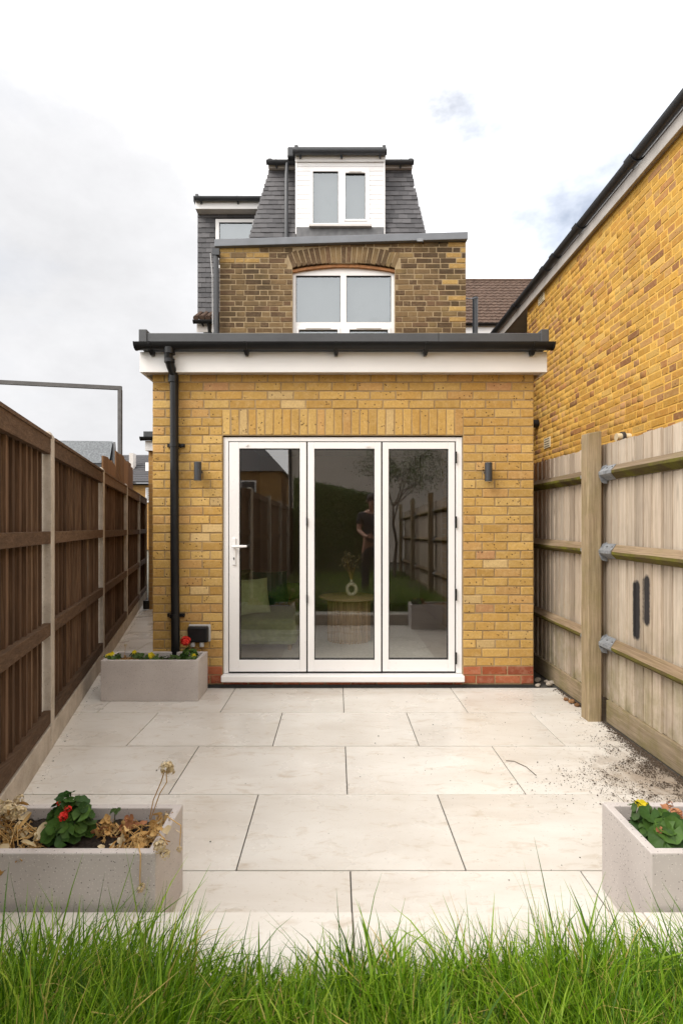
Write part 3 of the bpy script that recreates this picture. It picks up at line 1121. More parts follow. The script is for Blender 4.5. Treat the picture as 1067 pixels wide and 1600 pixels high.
sf = thing('sofa', 'low olive green sofa along the left wall inside the glass doors', 'sofa', (-0.95, 6.4, 0.056))
MB().box(-1.30, -0.42, 5.65, 7.35, 0.13, 0.40).build('seat', M['sofa'], sf, bevel=0.05)
MB().box(-1.31, -1.12, 5.66, 7.34, 0.405, 0.80).build('backrest', M['sofa'], sf, bevel=0.05)
MB().box(-1.10, -0.44, 7.20, 7.345, 0.405, 0.62).build('armrest', M['sofa'], sf, bevel=0.05)
for (x, y) in ((-1.22, 5.75), (-0.5, 5.75), (-1.22, 7.25), (-0.5, 7.25)):
    MB().tube([(x, y, 0.057), (x, y, 0.129)], [0.018, 0.025], 8).build('leg', M['oak'], sf)


def cushion(label, c, s, rot, mat):
    n_ = 10
    vs, fs = [], []
    R = Matrix.Rotation(rot[2], 3, 'Z') @ Matrix.Rotation(rot[0], 3, 'X')
    for side in (-1, 1):
        for i in range(n_ + 1):
            for j in range(n_ + 1):
                u, v = i / n_ * 2 - 1, j / n_ * 2 - 1
                hgt = 0.32 * max(0, (1 - abs(u) ** 3) * (1 - abs(v) ** 3)) ** 0.6
                pin = 1 - 0.06 * (1 - abs(u)) - 0.06 * (1 - abs(v))
                q = R @ Vector((u * s / 2 * (0.94 + 0.06 * v * v), side * hgt * s / 2, v * s / 2 * (0.94 + 0.06 * u * u)))
                vs.append(Vector(c) + q)
    nn = (n_ + 1) ** 2
    for sd_ in range(2):
        for i in range(n_):
            for j in range(n_):
                a = sd_ * nn + i * (n_ + 1) + j
                q = (a, a + 1, a + n_ + 2, a + n_ + 1)
                fs.append(q if sd_ else q[::-1])
    o = MB().add(vs, fs).build('cushion', mat, None, smooth=True)
    o.modifiers.clear()
    tag(o, label, 'cushion', 'cushions on the sofa')


cushion('pale sage green cushion leaning on the sofa', (-0.93, 6.0, 0.60), 0.40, (math.radians(-14), 0, math.radians(35)), M['cush_l'])
cushion('dark bottle green velvet cushion on the sofa', (-0.80, 6.55, 0.62), 0.44, (math.radians(-16), 0, math.radians(20)), M['cush_d'])

# ------------------------------------------------------------------ wall lights and outdoor socket
for (px, py, lab, s) in ((309.3, 736.5, 'grey cylinder up-and-down wall light on the brick between downpipe and door', 1),
                         (762.8, 737.5, 'grey cylinder up-and-down wall light on the brick between door and wooden fence', -1)):
    c = at(px, py, 4.535)
    w = thing('wall_light', lab, 'wall light', (c.x, 4.598, c.z), 'cylinder wall lights beside the door')
    m = MB()
    m.tube([(c.x, 4.535, c.z - 0.077), (c.x, 4.535, c.z + 0.077)], 0.031, 24)
    bd = m.build('lamp_body', M['lamp_grey'], w, smooth=True)
    for z in (-0.0775, 0.0775):
        MB().tube([(c.x, 4.535, c.z + z - 0.0008), (c.x, 4.535, c.z + z + 0.0008)], 0.026, 20).build('lens', M['plug'], bd)
    MB().tube([(c.x, 4.565, c.z), (c.x, 4.601, c.z)], 0.024, 16).build('wall_mount', M['lamp_grey'], w, smooth=True)
sk = thing('outdoor_socket', 'black weatherproof outdoor socket with two grey plugs low on the brick wall', 'socket', (AX(310, 4.57), 4.595, 0.43))
x0, x1, z0, z1 = AX(294.5, 4.56), AX(326, 4.56), AZ(1003, 4.56), AZ(978.5, 4.56)
MB().box(x0 - 0.003, x1 + 0.012, 4.580, 4.602, z0 - 0.002, z1 + 0.010).build('back_plate', M['plug'], sk, bevel=0.006)
MB().box(x0, x1, 4.525, 4.579, z0, z1).build('cover', M['black_pvc'], sk, bevel=0.012)
for px in (301.5, 315.5):
    x = AX(px, 4.555)
    m = MB().tube([(x, 4.555, z0 + 0.008), (x, 4.555, z0 - 0.022), (x, 4.553, z0 - 0.040)], [0.016, 0.022, 0.018], 12)
    m.build('plug', M['plug'], sk, smooth=True)

# ================================================================== TERRACED HOUSE BEHIND
YO = 7.35
OL, OR_ = AX(343, YO), AX(728, YO)
hs = thing('terraced_house', 'old terraced house behind the extension with weathered brick, slate mansard roof and white dormer', 'house', (0, YO, 0))
OC = 8.37 / 843 * YO                                 # course height
zb_ = AZ(520, YO) - 3 * OC
zpar = AZ(381, YO)
wx0, wx1 = AX(457, YO), AX(617, YO)
wtop = AZ(419.5, YO)
m = MB()
m.box(OL + 0.004, wx0, YO + 0.0045, YO + 0.28, 2.65, zpar)
m.box(wx1, OR_ - 0.004, YO + 0.0045, YO + 0.28, 2.65, zpar)
m.box(wx0, wx1, YO + 0.0045, YO + 0.28, AZ(411, YO), zpar)
m.box(wx0, wx1, YO + 0.0045, YO + 0.28, 2.65, zb_)
m.box(OL + 0.004, OL + 0.25, YO + 0.281, 10.9, 0.0, zpar)
m.box(OR_ - 0.25, OR_ - 0.004, YO + 0.281, 10.9, 0.0, zpar)
m.build('mortar_wall', M['mortar_old'], hs)
ro = random.Random(5)
JO = 0.011
row = 0
acx, ach = (wx0 + wx1) / 2, (wx1 - wx0) / 2
arc_lo = lambda x: AZ(411, YO) - (AZ(411, YO) - wtop) * ((x - acx) / ach) ** 2         # underside of the arch
arc_hi = lambda x: AZ(384.5, YO) - (AZ(384.5, YO) - AZ(394, YO)) * ((x - acx) / (ach * 1.09)) ** 2
while zb_ + (row + 0.6) * OC < zpar:
    z = zb_ + (row + 0.5) * OC
    x = OL
    st = row % 2
    while x < OR_ - 0.03:
        w = (0.112 if st else 0.218) + ro.uniform(-0.012, 0.012)
        if x == OL and row % 2:
            w = 0.15
        st = 1 - st
        b = min(x + w, OR_)
        if OR_ - b < 0.05:
            b = OR_
        a = x
        x = b
        mid = (a + b) / 2
        pieces = [(a, b)]
        if z < wtop + OC * 0.4:                       # window opening
            pieces = [(a, min(b, wx0)), (max(a, wx1), b)]
        elif abs(mid - acx) < ach * 1.16 and z < arc_hi(mid) + OC * 0.2:
            pieces = [(a, min(b, acx - ach * 1.10)), (max(a, acx + ach * 1.10), b)]
        for (p_, q_) in pieces:
            if q_ - p_ < 0.035:
                continue
            patch = (z > AZ(415, YO) and p_ < AX(400, YO) and ro.random() < 0.75) or (z > AZ(420, YO) and q_ > AX(712, YO) and ro.random() < 0.7) or (q_ > AX(700, YO) and ro.random() < 0.15)
            kd = 'old_s' if q_ - p_ > 0.15 else 'old_h'
            lay(hs, kd, (0.207, OC - JO) if kd == 'old_s' else (0.102, OC - JO), M['brick_patch'] if patch else M['brick_old'],
                (p_ + q_) / 2, z + ro.uniform(-0.002, 0.002), q_ - p_ - JO, OC - JO + ro.uniform(-0.004, 0.001), YO, 0, ro)
    row += 1
# segmental arch of bricks on edge
na = 21
for k in range(na):
    u = (k + 0.5) / na * 2 - 1
    xb, xt = acx + ach * 1.02 * u, acx + ach * 1.10 * u
    zb2, zt2 = arc_lo(acx + ach * u) + 0.004, arc_hi(acx + ach * 1.08 * u)
    ang = math.atan2(xt - xb, zt2 - zb2) * 1.0
    lay(hs, 'arch', (0.058, 0.21), M['brick_old'], (xb + xt) / 2, (zb2 + zt2) / 2, 2 * ach * 1.06 / na - 0.011, (zt2 - zb2) * 0.99, YO, 0, ro, tilt=ang + u * 0.16)
m = MB()                                              # timber packer under the arch
N = 16
for k in range(N):
    xa, xb = wx0 - 0.05 + (wx1 - wx0 + 0.10) * k / N, wx0 - 0.05 + (wx1 - wx0 + 0.10) * (k + 1) / N
    za, zb2 = arc_lo(xa) - 0.002, arc_lo(xb) - 0.002
    m.hexa([(xa, YO + 0.03, za - 0.035), (xb, YO + 0.03, zb2 - 0.035), (xb, YO + 0.2, zb2 - 0.035), (xa, YO + 0.2, za - 0.035),
            (xa, YO + 0.03, za), (xb, YO + 0.03, zb2), (xb, YO + 0.2, zb2), (xa, YO + 0.2, za)])
m.build('arch_packer', M['timber_shim'], hs)

# coping along the parapet, slightly out of level
tl, tr_ = at(335.5, 374, YO - 0.05), at(730.5, 362.5, YO - 0.05)
m = MB()
hh = 0.098
m.hexa([(tl.x, YO - 0.06, tl.z - hh), (tr_.x, YO - 0.06, tr_.z - hh), (tr_.x, YO + 0.32, tr_.z - hh), (tl.x, YO + 0.32, tl.z - hh),
        (tl.x, YO - 0.06, tl.z), (tr_.x, YO - 0.06, tr_.z), (tr_.x, YO + 0.32, tr_.z), (tl.x, YO + 0.32, tl.z)])
cpo = m.build('parapet_coping', M['grey_trim'], hs, bevel=0.006)
c = at(656, 375, YO - 0.06)
MB().box(c.x - 0.04, c.x + 0.04, YO - 0.068, YO - 0.055, c.z - 0.02, c.z + 0.02).build('coping_clip', M['galv'], cpo)
MB().box(OL + 0.02, OR_ - 0.02, YO + 0.05, 9.9, 5.10, 5.16).build('flat_roof', M['dark_grey'], hs)


def window(parent, x0, x1, z0, z1, y, panes, fw=0.05, depth=0.06, mat=None, dark_backing=True, frame_w=None):
    """white window: outer frame, glazed openings (x0,x1,z0,z1, sash?)"""
    wf = MB()
    xs_ = sorted({x0, x1} | {p_[0] for p_ in panes} | {p_[1] for p_ in panes})
    zs_ = sorted({z0, z1} | {p_[2] for p_ in panes} | {p_[3] for p_ in panes})
    for i in range(len(xs_) - 1):
        for j in range(len(zs_) - 1):
            mx_, mz_ = (xs_[i] + xs_[i + 1]) / 2, (zs_[j] + zs_[j + 1]) / 2
            if any(p_[0] < mx_ < p_[1] and p_[2] < mz_ < p_[3] for p_ in panes):
                continue
            wf.box(xs_[i], xs_[i + 1], y, y + depth, zs_[j], zs_[j + 1])
    w = wf.build('window', M['white_pvc'], parent)
    for p_ in panes:
        X0, X1, ZB, ZT = p_[:4]
        e = 0.006
        b = MB()
        b.box(X0, X0 + e, y + 0.012, y + depth, ZB + e, ZT - e)
        b.box(X1 - e, X1, y + 0.012, y + depth, ZB + e, ZT - e)
        b.box(X0, X1, y + 0.012, y + depth, ZT - e, ZT)
        b.box(X0, X1, y + 0.012, y + depth, ZB, ZB + e)
        b.build('glazing_bead', M['gasket'], w)
        yy = y + 0.03
        MB().add([(X0 + e, yy, ZB + e), (X1 - e, yy, ZB + e), (X1 - e, yy, ZT - e), (X0 + e, yy, ZT - e)], [(0, 1, 2, 3)]).build('pane', M['pane_up'], w)
        MB().box(X0 - 0.02, X1 + 0.02, y + depth + 0.03, y + depth + 0.04, ZB - 0.02, ZT + 0.02).build('dark_backing', M['dark_in'], w)  # dark sheet added behind the pane, standing in for the unlit room
        if len(p_) > 4:                              # opening sash, proud of the frame
            s_ = MB()
            q = 0.032
            s_.box(X0 - q, X0, y - 0.014, y - 0.0005, ZB - q, ZT + q)
            s_.box(X1, X1 + q, y - 0.014, y - 0.0005, ZB - q, ZT + q)
            s_.box(X0, X1, y - 0.014, y - 0.0005, ZT, ZT + q)
            s_.box(X0, X1, y - 0.014, y - 0.0005, ZB - q, ZB)
            s_.build('sash', M['white_pvc'], w, bevel=0.004)
            MB().box((X0 + X1) / 2 - 0.2 * (X1 - X0) * 1.6, (X0 + X1) / 2 + 0.2 * (X1 - X0) * 1.6, y - 0.022, y - 0.0145, ZT + 0.010, ZT + 0.022).build('trickle_vent', M['white_dim'], w)
    return w


yw = YO + 0.07
ax_ = lambda p_: AX(p_, yw)
az_ = lambda p_: AZ(p_, yw)
ww = window(hs, ax_(457.5), ax_(616), zb_ - 0.02, az_(424), yw,
            [(ax_(462.5), ax_(532), az_(503.5), az_(430.5)), (ax_(541), ax_(611), az_(503.5), az_(430.5)),
             (ax_(467), ax_(527.5), az_(560), az_(515.5), 1), (ax_(546), ax_(606), az_(560), az_(515.5), 1)])
m = MB()                                              # curved head infill
for k in range(N):
    xa, xb = wx0 + (wx1 - wx0) * k / N, wx0 + (wx1 - wx0) * (k + 1) / N
    za, zb2 = arc_lo(xa) - 0.036, arc_lo(xb) - 0.036
    zl = az_(424)
    if max(za, zb2) > zl:
        m.hexa([(xa, yw + 0.005, zl), (xb, yw + 0.005, zl), (xb, yw + 0.05, zl), (xa, yw + 0.05, zl),
                (xa, yw + 0.005, max(za, zl)), (xb, yw + 0.005, max(zb2, zl)), (xb, yw + 0.05, max(zb2, zl)), (xa, yw + 0.05, max(za, zl))])
m.build('arched_head', M['white_pvc'], ww)

# side rainwater pipe of the old house with its hopper and a loose cable
px_ = AX(336.5, 7.2)
m = MB().tube([(px_ - 0.02, 7.27, AZ(394, 7.2)), (px_, 7.27, AZ(402, 7.2)), (px_, 7.27, 2.95)], 0.034, 12)
m.box(px_ - 0.05, px_ + 0.045, 7.23, 7.325, AZ(396, 7.2), AZ(386, 7.2))
op = m.build('rainwater_pipe', M['lamp_grey'], hs, smooth=True)
m = MB().tube([(px_ - 0.04, 7.26, AZ(391, 7.2)), (px_ - 0.075, 7.25, AZ(393, 7.2)), (px_ - 0.065, 7.24, AZ(405, 7.2)), (px_ - 0.046, 7.235, AZ(430, 7.2)), (px_ - 0.04, 7.235, AZ(520, 7.2))], 0.006, 6)
m.build('cable', M['plug'], op)

# ------------------------------------------------------------------ slates


def slate_mesh(seed):
    r = random.Random(seed)
    w, h, tk = 0.162, 0.17, 0.015
    vs = []
    for y in (0, -tk):
        vs += [(-w / 2 + r.uniform(-.001, .001), y, -h / 2 + r.uniform(-.004, .004)), (w / 2 + r.uniform(-.001, .001), y, -h / 2 + r.uniform(-.004, .004)), (w / 2, y, h / 2), (-w / 2, y, h / 2)]
    fs = [(3, 2, 1, 0), (4, 5, 6, 7), (0, 1, 5, 4), (1, 2, 6, 5), (2, 3, 7, 6), (3, 0, 4, 7)]
    fs = [f_[::-1] for f_ in fs]
    me = bpy.data.meshes.new('slate')
    me.from_pydata(vs, [], fs)
    me.materials.append(M['slate'])
    return me


SL = [slate_mesh(s_) for s_ in range(5)]
rsl = random.Random(9)


def slates(parent, xl, xr, z0, z1, yfun, gauge, holes=(), slope=0.0, w=0.166):
    """courses of slates: xl/xr functions of z, yfun(z) the surface; holes (x0,x1,z0,z1) left out"""
    z = z0
    k = 0
    while z < z1 - 0.02:
        a0, b0 = xl(z), xr(z)
        x = a0 + (w * 0.5 if k % 2 else 0) - w * 0.5
        while x < b0:
            a, b = max(x, a0), min(x + w, b0)
            x += w
            if b - a < 0.035:
                continue
            mid = (a + b) / 2
            for (h0, h1, hz0, hz1) in holes:
                if hz0 < z + gauge * 0.5 < hz1:
                    if a < h0 < b:
                        b = h0
                    elif a < h1 < b:
                        a = h1
            mid = (a + b) / 2
            if any(h0 <= mid <= h1 and hz0 < z + gauge * 0.5 < hz1 for (h0, h1, hz0, hz1) in holes) or b - a < 0.03:
                continue
            zc = z + 0.07 + rsl.uniform(-0.003, 0.003)
            inst('slate', rsl.choice(SL), parent, (mid, yfun(zc) - 0.012 + rsl.uniform(-0.003, 0.002), zc),
                 (-math.atan(slope) - math.radians(6.0), rsl.uniform(-0.012, 0.012), 0), ((b - a - 0.003) / 0.162, 1, 1))
        z += gauge
        k += 1


# rear mansard
YM = 9.70
mp0, mp1 = at(392.6, 367, YM), at(422, 267.6, YM + 0.30)
mq0, mq1 = at(664, 367, YM), at(641.5, 267.6, YM + 0.30)
zm0, zm1 = mp0.z, mp1.z
lin = lambda a, b: (lambda z: a + (b - a) * (z - zm0) / (zm1 - zm0))
mxl, mxr, my = lin(mp0.x, mp1.x), lin(mq0.x, mq1.x), lin(YM, YM + 0.30)
zlow = zm0 - 0.25
m = MB()
m.hexa([(mxl(zlow) + 0.01, my(zlow) + 0.012, zlow), (mxr(zlow) - 0.01, my(zlow) + 0.012, zlow), (mxr(zlow) - 0.01, 11.2, zlow), (mxl(zlow) + 0.01, 11.2, zlow),
        (mp1.x + 0.01, YM + 0.312, zm1), (mq1.x - 0.01, YM + 0.312, zm1), (mq1.x - 0.01, 11.2, zm1), (mp1.x + 0.01, 11.2, zm1)])
m.box(mxl(zlow) + 0.02, mxr(zlow) - 0.02, YM + 0.03, 10.75, 5.17, zlow - 0.001)
man = m.build('mansard_roof', M['slate'], hs)
YD = 9.62                                            # dormer front
dx0, dx1 = AX(462.4, YD), AX(600.7, YD)
dz0, dz1 = AZ(366, YD), AZ(250, YD)
slates(hs, mxl, mxr, zlow, zm1 - 0.02, my, 8.3 / 843 * 9.8, holes=[(dx0, dx1, zlow - 1, 20)], slope=0.30 / (zm1 - zm0))
m = MB()
m.box(mp1.x - 0.02, dx0 - 0.002, YM + 0.20, 11.15, zm1 + 0.001, AZ(258, YM + 0.2))
m.box(dx1 + 0.002, mq1.x + 0.02, YM + 0.20, 11.15, zm1 + 0.001, AZ(258, YM + 0.2))
m.build('mansard_fascia', M['white_dim'], hs)
ym = YM + 0.14
zg = AZ(252, ym)
gutter('gutter', (AX(417.5, ym), ym, zg), (dx0 + 0.02, ym, zg), 0.058, hs, M['lamp_grey'], (0, 1, 0), brackets=[0.3])
gutter('gutter', (dx1 - 0.02, ym, zg), (AX(645, ym), ym, zg), 0.058, hs, M['lamp_grey'], (0, 1, 0), brackets=[0.6])
m = MB()
for (a, b) in ((AX(421, ym), dx0), (dx1, AX(642.5, ym))):
    m.box(a, b, ym + 0.10, 11.1, zg - 0.01, AZ(248.5, ym))
m.build('roof_edge', M['dark_grey'], hs)
for px in (421.5, 642):
    MB().box(AX(px, ym) - 0.04, AX(px, ym) + 0.04, ym + 0.02, ym + 0.12, zg, AZ(245.5, ym)).build('roof_corner', M['dark_grey'], hs, bevel=0.01)
MB().tube([(AX(447.5, 9.66), ym, zg - 0.03), (AX(447.5, 9.66), YM - 0.0, zg - 0.35), (AX(447.5, 9.66), YM - 0.06, zm0 - 0.1)], 0.036, 12).build('roof_downpipe', M['lamp_grey'], hs, smooth=True)
# dormer
dor = empty('dormer', (0, YO, 0), hs)
m = MB()
wxa, wxb = AX(485.4, YD), AX(577, YD)
wza, wzb = AZ(353, YD), AZ(263.4, YD)
m.box(dx0, wxa, YD + 0.012, 10.4, dz0, dz1 + 0.03)
m.box(wxb, dx1, YD + 0.012, 10.4, dz0, dz1 + 0.03)
m.box(wxa, wxb, YD + 0.012, 10.4, wzb, dz1 + 0.03)
m.box(wxa, wxb, YD + 0.012, 10.4, dz0 - 0.1, wza)
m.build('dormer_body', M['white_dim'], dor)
bh = 7.35 / 843 * YD
z = dz0 + 0.12
k = 0
while z < dz1:                                        # horizontal cladding boards
    for (a, b) in (((dx0, wxa), (wxb, dx1)) if z + bh * 0.6 < wzb else ((dx0, dx1),)):
        if not (wza < z + bh / 2 < wzb) and z + bh * 0.6 < wza:
            a, b = (a, b)
        zt_ = min(z + bh - 0.002, dz1)
        MB().hexa([(a, YD - 0.004, z), (b, YD - 0.004, z), (b, YD + 0.011, z), (a, YD + 0.011, z),
                   (a, YD + 0.001, zt_), (b, YD + 0.001, zt_), (b, YD + 0.011, zt_), (a, YD + 0.011, zt_)]).build('cladding_board', M['white_pvc'], dor)
    z += bh
m = MB()
m.box(dx0 - 0.008, dx0 + 0.022, YD - 0.012, YD - 0.0045, dz0, dz1)
m.box(dx1 - 0.022, dx1 + 0.008, YD - 0.012, YD - 0.0045, dz0, dz1)
m.build('corner_trim', M['white_pvc'], dor)
m = MB()
m.box(dx0 - 0.01, dx1 + 0.01, YD - 0.03, YD - 0.0125, AZ(254, YD), AZ(243, YD))
m.box(dx0 - 0.005, dx1 + 0.005, YD - 0.045, YD - 0.0305, AZ(249.5, YD), AZ(243, YD))
m.build('dormer_fascia', M['white_board'], dor)
yd = YD - 0.11
zg2 = AZ(236, yd)
gutter('dormer_gutter', (AX(459, yd), yd, zg2), (AX(603, yd), yd, zg2), 0.062, dor, M['lamp_grey'], (0, 1, 0), brackets=[0.07, 0.52, 0.94])
m = MB()
m.box(dx0 - 0.05, dx1 + 0.03, YD - 0.04, 11.0, AZ(240, YD), AZ(231.5, YD))
m.build('dormer_roof', M['dark_grey'], dor, bevel=0.008)
MB().box(AX(450.5, 9.9), dx0 - 0.001, YD + 0.05, 10.6, AZ(249, 9.75), AZ(233.5, 9.75)).build('dormer_side_gutter', M['lamp_grey'], dor, bevel=0.02)
for px in (463, 600):
    MB().box(AX(px, yd) - 0.035, AX(px, yd) + 0.035, yd - 0.02, yd + 0.10, zg2, AZ(227, yd)).build('dormer_roof_corner', M['dark_grey'], dor, bevel=0.012)
yd2 = YD - 0.02
window(hs, wxa, wxb, wza, wzb, yd2,
       [(AX(489, yd2), AX(528.4, yd2), AZ(348.6, yd2), AZ(267.6, yd2)), (AX(539.6, yd2), AX(570.6, yd2), AZ(342.8, yd2), AZ(270.6, yd2), 1)])
MB().box(AX(483, yd2), AX(580.5, yd2), yd2 - 0.06, yd2 + 0.03, AZ(356, yd2), AZ(353.2, yd2)).build('window_sill', M['white_dim'], hs)
MB().box(dx0 + 0.01, dx1 - 0.01, YD - 0.016, YD - 0.005, dz0 - 0.12, AZ(355.5, YD)).build('lead_apron', M['lead'], hs)

# loft on the main roof, slate hung
YL = 10.8
lx0, lx1 = AX(309.5, YL), 1.2
lz0, lz1 = AZ(497, YL), AZ(333, YL)
m = MB()
m.box(lx0 + 0.012, lx1, YL + 0.012, 14.0, lz0, lz1)
m.box(lx0 + 0.05, 2.6, YL + 0.25, 14.5, 0.0, lz0)
m.build('loft_wall', M['dark_grey'], hs)
lw = (AX(337.5, YL), AX(400, YL), AZ(420, YL), AZ(343.5, YL))
slates(hs, lambda z: lx0, lambda z: AX(412, YL), lz0 + 0.02, lz1, lambda z: YL, 7.75 / 843 * YL, holes=[lw])
window(hs, lw[0], lw[1], lw[2], lw[3], YL - 0.03, [(AX(343, YL), AX(395, YL), lw[2] + 0.06, AZ(348.5, YL))])
m = MB()
m.box(AX(306, YL - .2), AX(412, YL - .2), YL - 0.22, YL - 0.20, AZ(327, YL - .2), AZ(314, YL - .2))
m.box(AX(306, YL - .2), AX(306, YL - .2) + 0.02, YL - 0.1995, 14.0, AZ(327, YL - .2), AZ(314, YL - .2))
m.build('loft_fascia', M['white_board'], hs)
MB().box(AX(306.5, YL - .2), AX(412, YL - .2), YL - 0.1995, YL + 0.01, AZ(327, YL - .2), AZ(327, YL - .2) + 0.015).build('loft_soffit', M['white_dim'], hs)
yl = YL - 0.28
gutter('gutter', (AX(305.5, yl), yl, AZ(309, yl)), (AX(412, yl), yl, AZ(309, yl)), 0.060, hs, M['lamp_grey'], (0, 1, 0), brackets=[0.08, 0.62])
MB().box(AX(306.5, YL), 1.2, YL - 0.2, 14.0, AZ(314, YL - .2) + 0.001, AZ(306, YL - .2)).build('loft_roof', M['dark_grey'], hs)
MB().box(AX(307.5, yl) - 0.03, AX(307.5, yl) + 0.03, yl, yl + 0.12, AZ(309, yl), AZ(302.5, yl)).build('roof_corner', M['dark_grey'], hs, bevel=0.01)
# main eaves below the loft
yv = YL - 0.35
gutter('gutter', (AX(303.5, yv), yv, AZ(501, yv)), (AX(336, yv), yv, AZ(501, yv)), 0.058, hs, M['black_pvc'], (0, 1, 0), brackets=[0.4])
m = MB()
m.box(AX(308, YL - .25), AX(338, YL - .25), YL - 0.26, YL - 0.24, AZ(519, YL - .25), AZ(505, YL - .25))
m.build('eaves_fascia', M['white_dim'], hs)
rr = random.Random(2)
for k in range(4):
    x = AX(304.5, YL - .3) + k * 0.115
    m = MB().tube([(x + 0.05, YL - 0.42, AZ(497, YL - .42)), (x + 0.05, YL + 0.0, AZ(497, YL - .42) + 0.25)], 0.052, 8)
    m.build('eaves_tile', M['brown_tile'], hs, smooth=True)
MB().tube([(AX(326, yv), yv + 0.02, AZ(504, yv)), (AX(326, yv), yv + 0.1, AZ(512, yv)), (AX(326, yv), yv + 0.14, 4.4)], 0.036, 10).build('eaves_downpipe', M['black_pvc'], hs, smooth=True)

# side return: the wider ground floor part of the house at the end of the path
YS = 9.0
sx0 = AX(232.5, YS)
m = MB()
m.box(sx0, OL - 0.01, YS, 10.9, 0, AZ(702, YS))
m.build('side_return_wall', M['brick_far'], hs)
m = MB()
m.box(AX(227.5, YS - .15), OL - 0.01, YS - 0.16, YS - 0.14, AZ(704, YS - .15), AZ(689, YS - .15))
m.box(AX(227.5, YS - .15), AX(227.5, YS - .15) + 0.02, YS - 0.1395, 10.9, AZ(704, YS - .15), AZ(689, YS - .15))
m.build('side_return_fascia', M['white_board'], hs)
ys_ = YS - 0.22
gutter('gutter', (AX(221.5, ys_), ys_, AZ(683, ys_)), (OL, ys_, AZ(683, ys_)), 0.058, hs, M['black_pvc'], (0, 1, 0))
MB().box(AX(224.5, YS - .16), OL, YS - 0.16, 10.9, AZ(683, YS - .16), AZ(674, YS - .16)).build('side_return_roof', M['dark_grey'], hs)
MB().tube([(AX(228, 8.9), 8.93, 0.02), (AX(228, 8.9), 8.93, 0.16)], 0.05, 12).build('gully_hopper', M['black_pvc'], hs, smooth=True)

# ================================================================== RIGHT NEIGHBOUR
XN = 3.05
nb = thing('neighbour_house', 'neighbouring house with tall orange yellow brick side wall and black gutter behind right fence', 'house', (XN, 5, 0))
NZ = 4.86
m = MB()
m.box(XN + 0.0035, XN + 0.25, -1.0, 8.66, 0, NZ)
m.build('mortar_wall', M['mortar_side'], nb)
m = MB()
m.box(XN + 0.60, XN + 3.5, 8.66, 13.0, 0, NZ)
m.box(XN + 0.251, XN + 3.5, 8.40, 8.659, 0, NZ)
m.build('rear_wall', M['brick_far'], nb)
rn = random.Random(21)
NC, NJ = 0.0752, 0.010
cand = []
for row in range(int((NZ - 1.2) / NC)):
    z = 1.2 + (row + 0.5) * NC
    y = 2.6 + rn.uniform(0, 0.1)
    st = row % 2
    if row % 2:
        y -= 0.056
    while y < 8.66:
        w = 0.1125 if st else 0.225
        if not st and rn.random() < 0.25:
            w = 0.1125
        st = 1 - st
        b = min(y + w, 8.66)
        if 8.66 - b < 0.04:
            b = 8.66
        cand.append(((y + b) / 2, z, b - y - NJ))
        y = b
vis = lambda y: XN / y < (1067 - VX) / F + 0.03


def over_fence(y, z):
    yf = y * 1.9 / XN
    return (z - H) / y > (1.93 - H) / yf - 0.01


seen = [c_ for c_ in cand if vis(c_[0]) and over_fence(c_[0], c_[1])]
seen.sort(key=lambda c_: -c_[2] / c_[0] ** 3)
first = set(seen[:300])
for (y, z, w) in seen[:300]:
    kd = 'side_s' if w > 0.15 else 'side_h'
    lay(nb, kd, (0.215, NC - NJ) if kd == 'side_s' else (0.1025, NC - NJ), M['brick_side'], y, z, w, NC - NJ, XN, -math.pi / 2, rn)
vs_all, fs_all, off = [], [], 0
shapes = {}
for s_ in range(6):
    for kd, w0 in (('s', 0.215), ('h', 0.1025)):
        v_, f_ = brick_shape(w0, NC - NJ, 0.05, 300 + s_ * 2 + (kd == 's'))
        shapes[(s_, kd)] = (np.array(v_), np.array(f_))
for c_ in cand:
    if c_ in first:
        continue
    y, z, w = c_
    kd = 's' if w > 0.15 else 'h'
    v_, f_ = shapes[(rn.randrange(6), kd)]
    q = np.empty_like(v_)
    sc = w / (0.215 if kd == 's' else 0.1025)
    q[:, 0] = XN + rn.uniform(-0.002, 0.002) + v_[:, 1]
    q[:, 1] = y - v_[:, 0] * sc
    q[:, 2] = z + v_[:, 2]
    vs_all.append(q - np.array(nb['og']))
    fs_all.append(f_ + off)
    off += len(v_)
np_mesh('brick_course', np.concatenate(vs_all), np.concatenate(fs_all), M['brick_side'], nb, kind='stuff')
XF = XN - 0.045
m = MB()
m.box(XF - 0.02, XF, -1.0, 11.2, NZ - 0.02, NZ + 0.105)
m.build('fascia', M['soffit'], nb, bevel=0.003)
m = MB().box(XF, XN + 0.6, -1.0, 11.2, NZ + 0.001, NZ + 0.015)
m.build('soffit', M['white_dim'], nb)
gy0, gy1 = 1.0, 10.3
XG = 2.955
gj = [(y_ - gy0) / (gy1 - gy0) for y_ in (4.0, AX(1, 1) * 0 + F * XG / (990 - VX), F * XG / (905 - VX), F * XG / (868 - VX), F * XG / (852 - VX), F * XG / (806 - VX))]
gutter('gutter', (XG, gy0, 5.045), (XG, gy1, 5.045), 0.062, nb, M['lamp_grey'], (1, 0, 0), joints=gj)
m = MB()
m.hexa([(XG + 0.02, -1, 5.05), (XG + 3.2, -1, 7.0), (XG + 3.2, 11.2, 7.0), (XG + 0.02, 11.2, 5.05), (XG + 0.02, -1, 5.07), (XG + 3.2, -1, 7.02), (XG + 3.2, 11.2, 7.02), (XG + 0.02, 11.2, 5.07)])
m.build('roof', M['brown_tile'], nb)
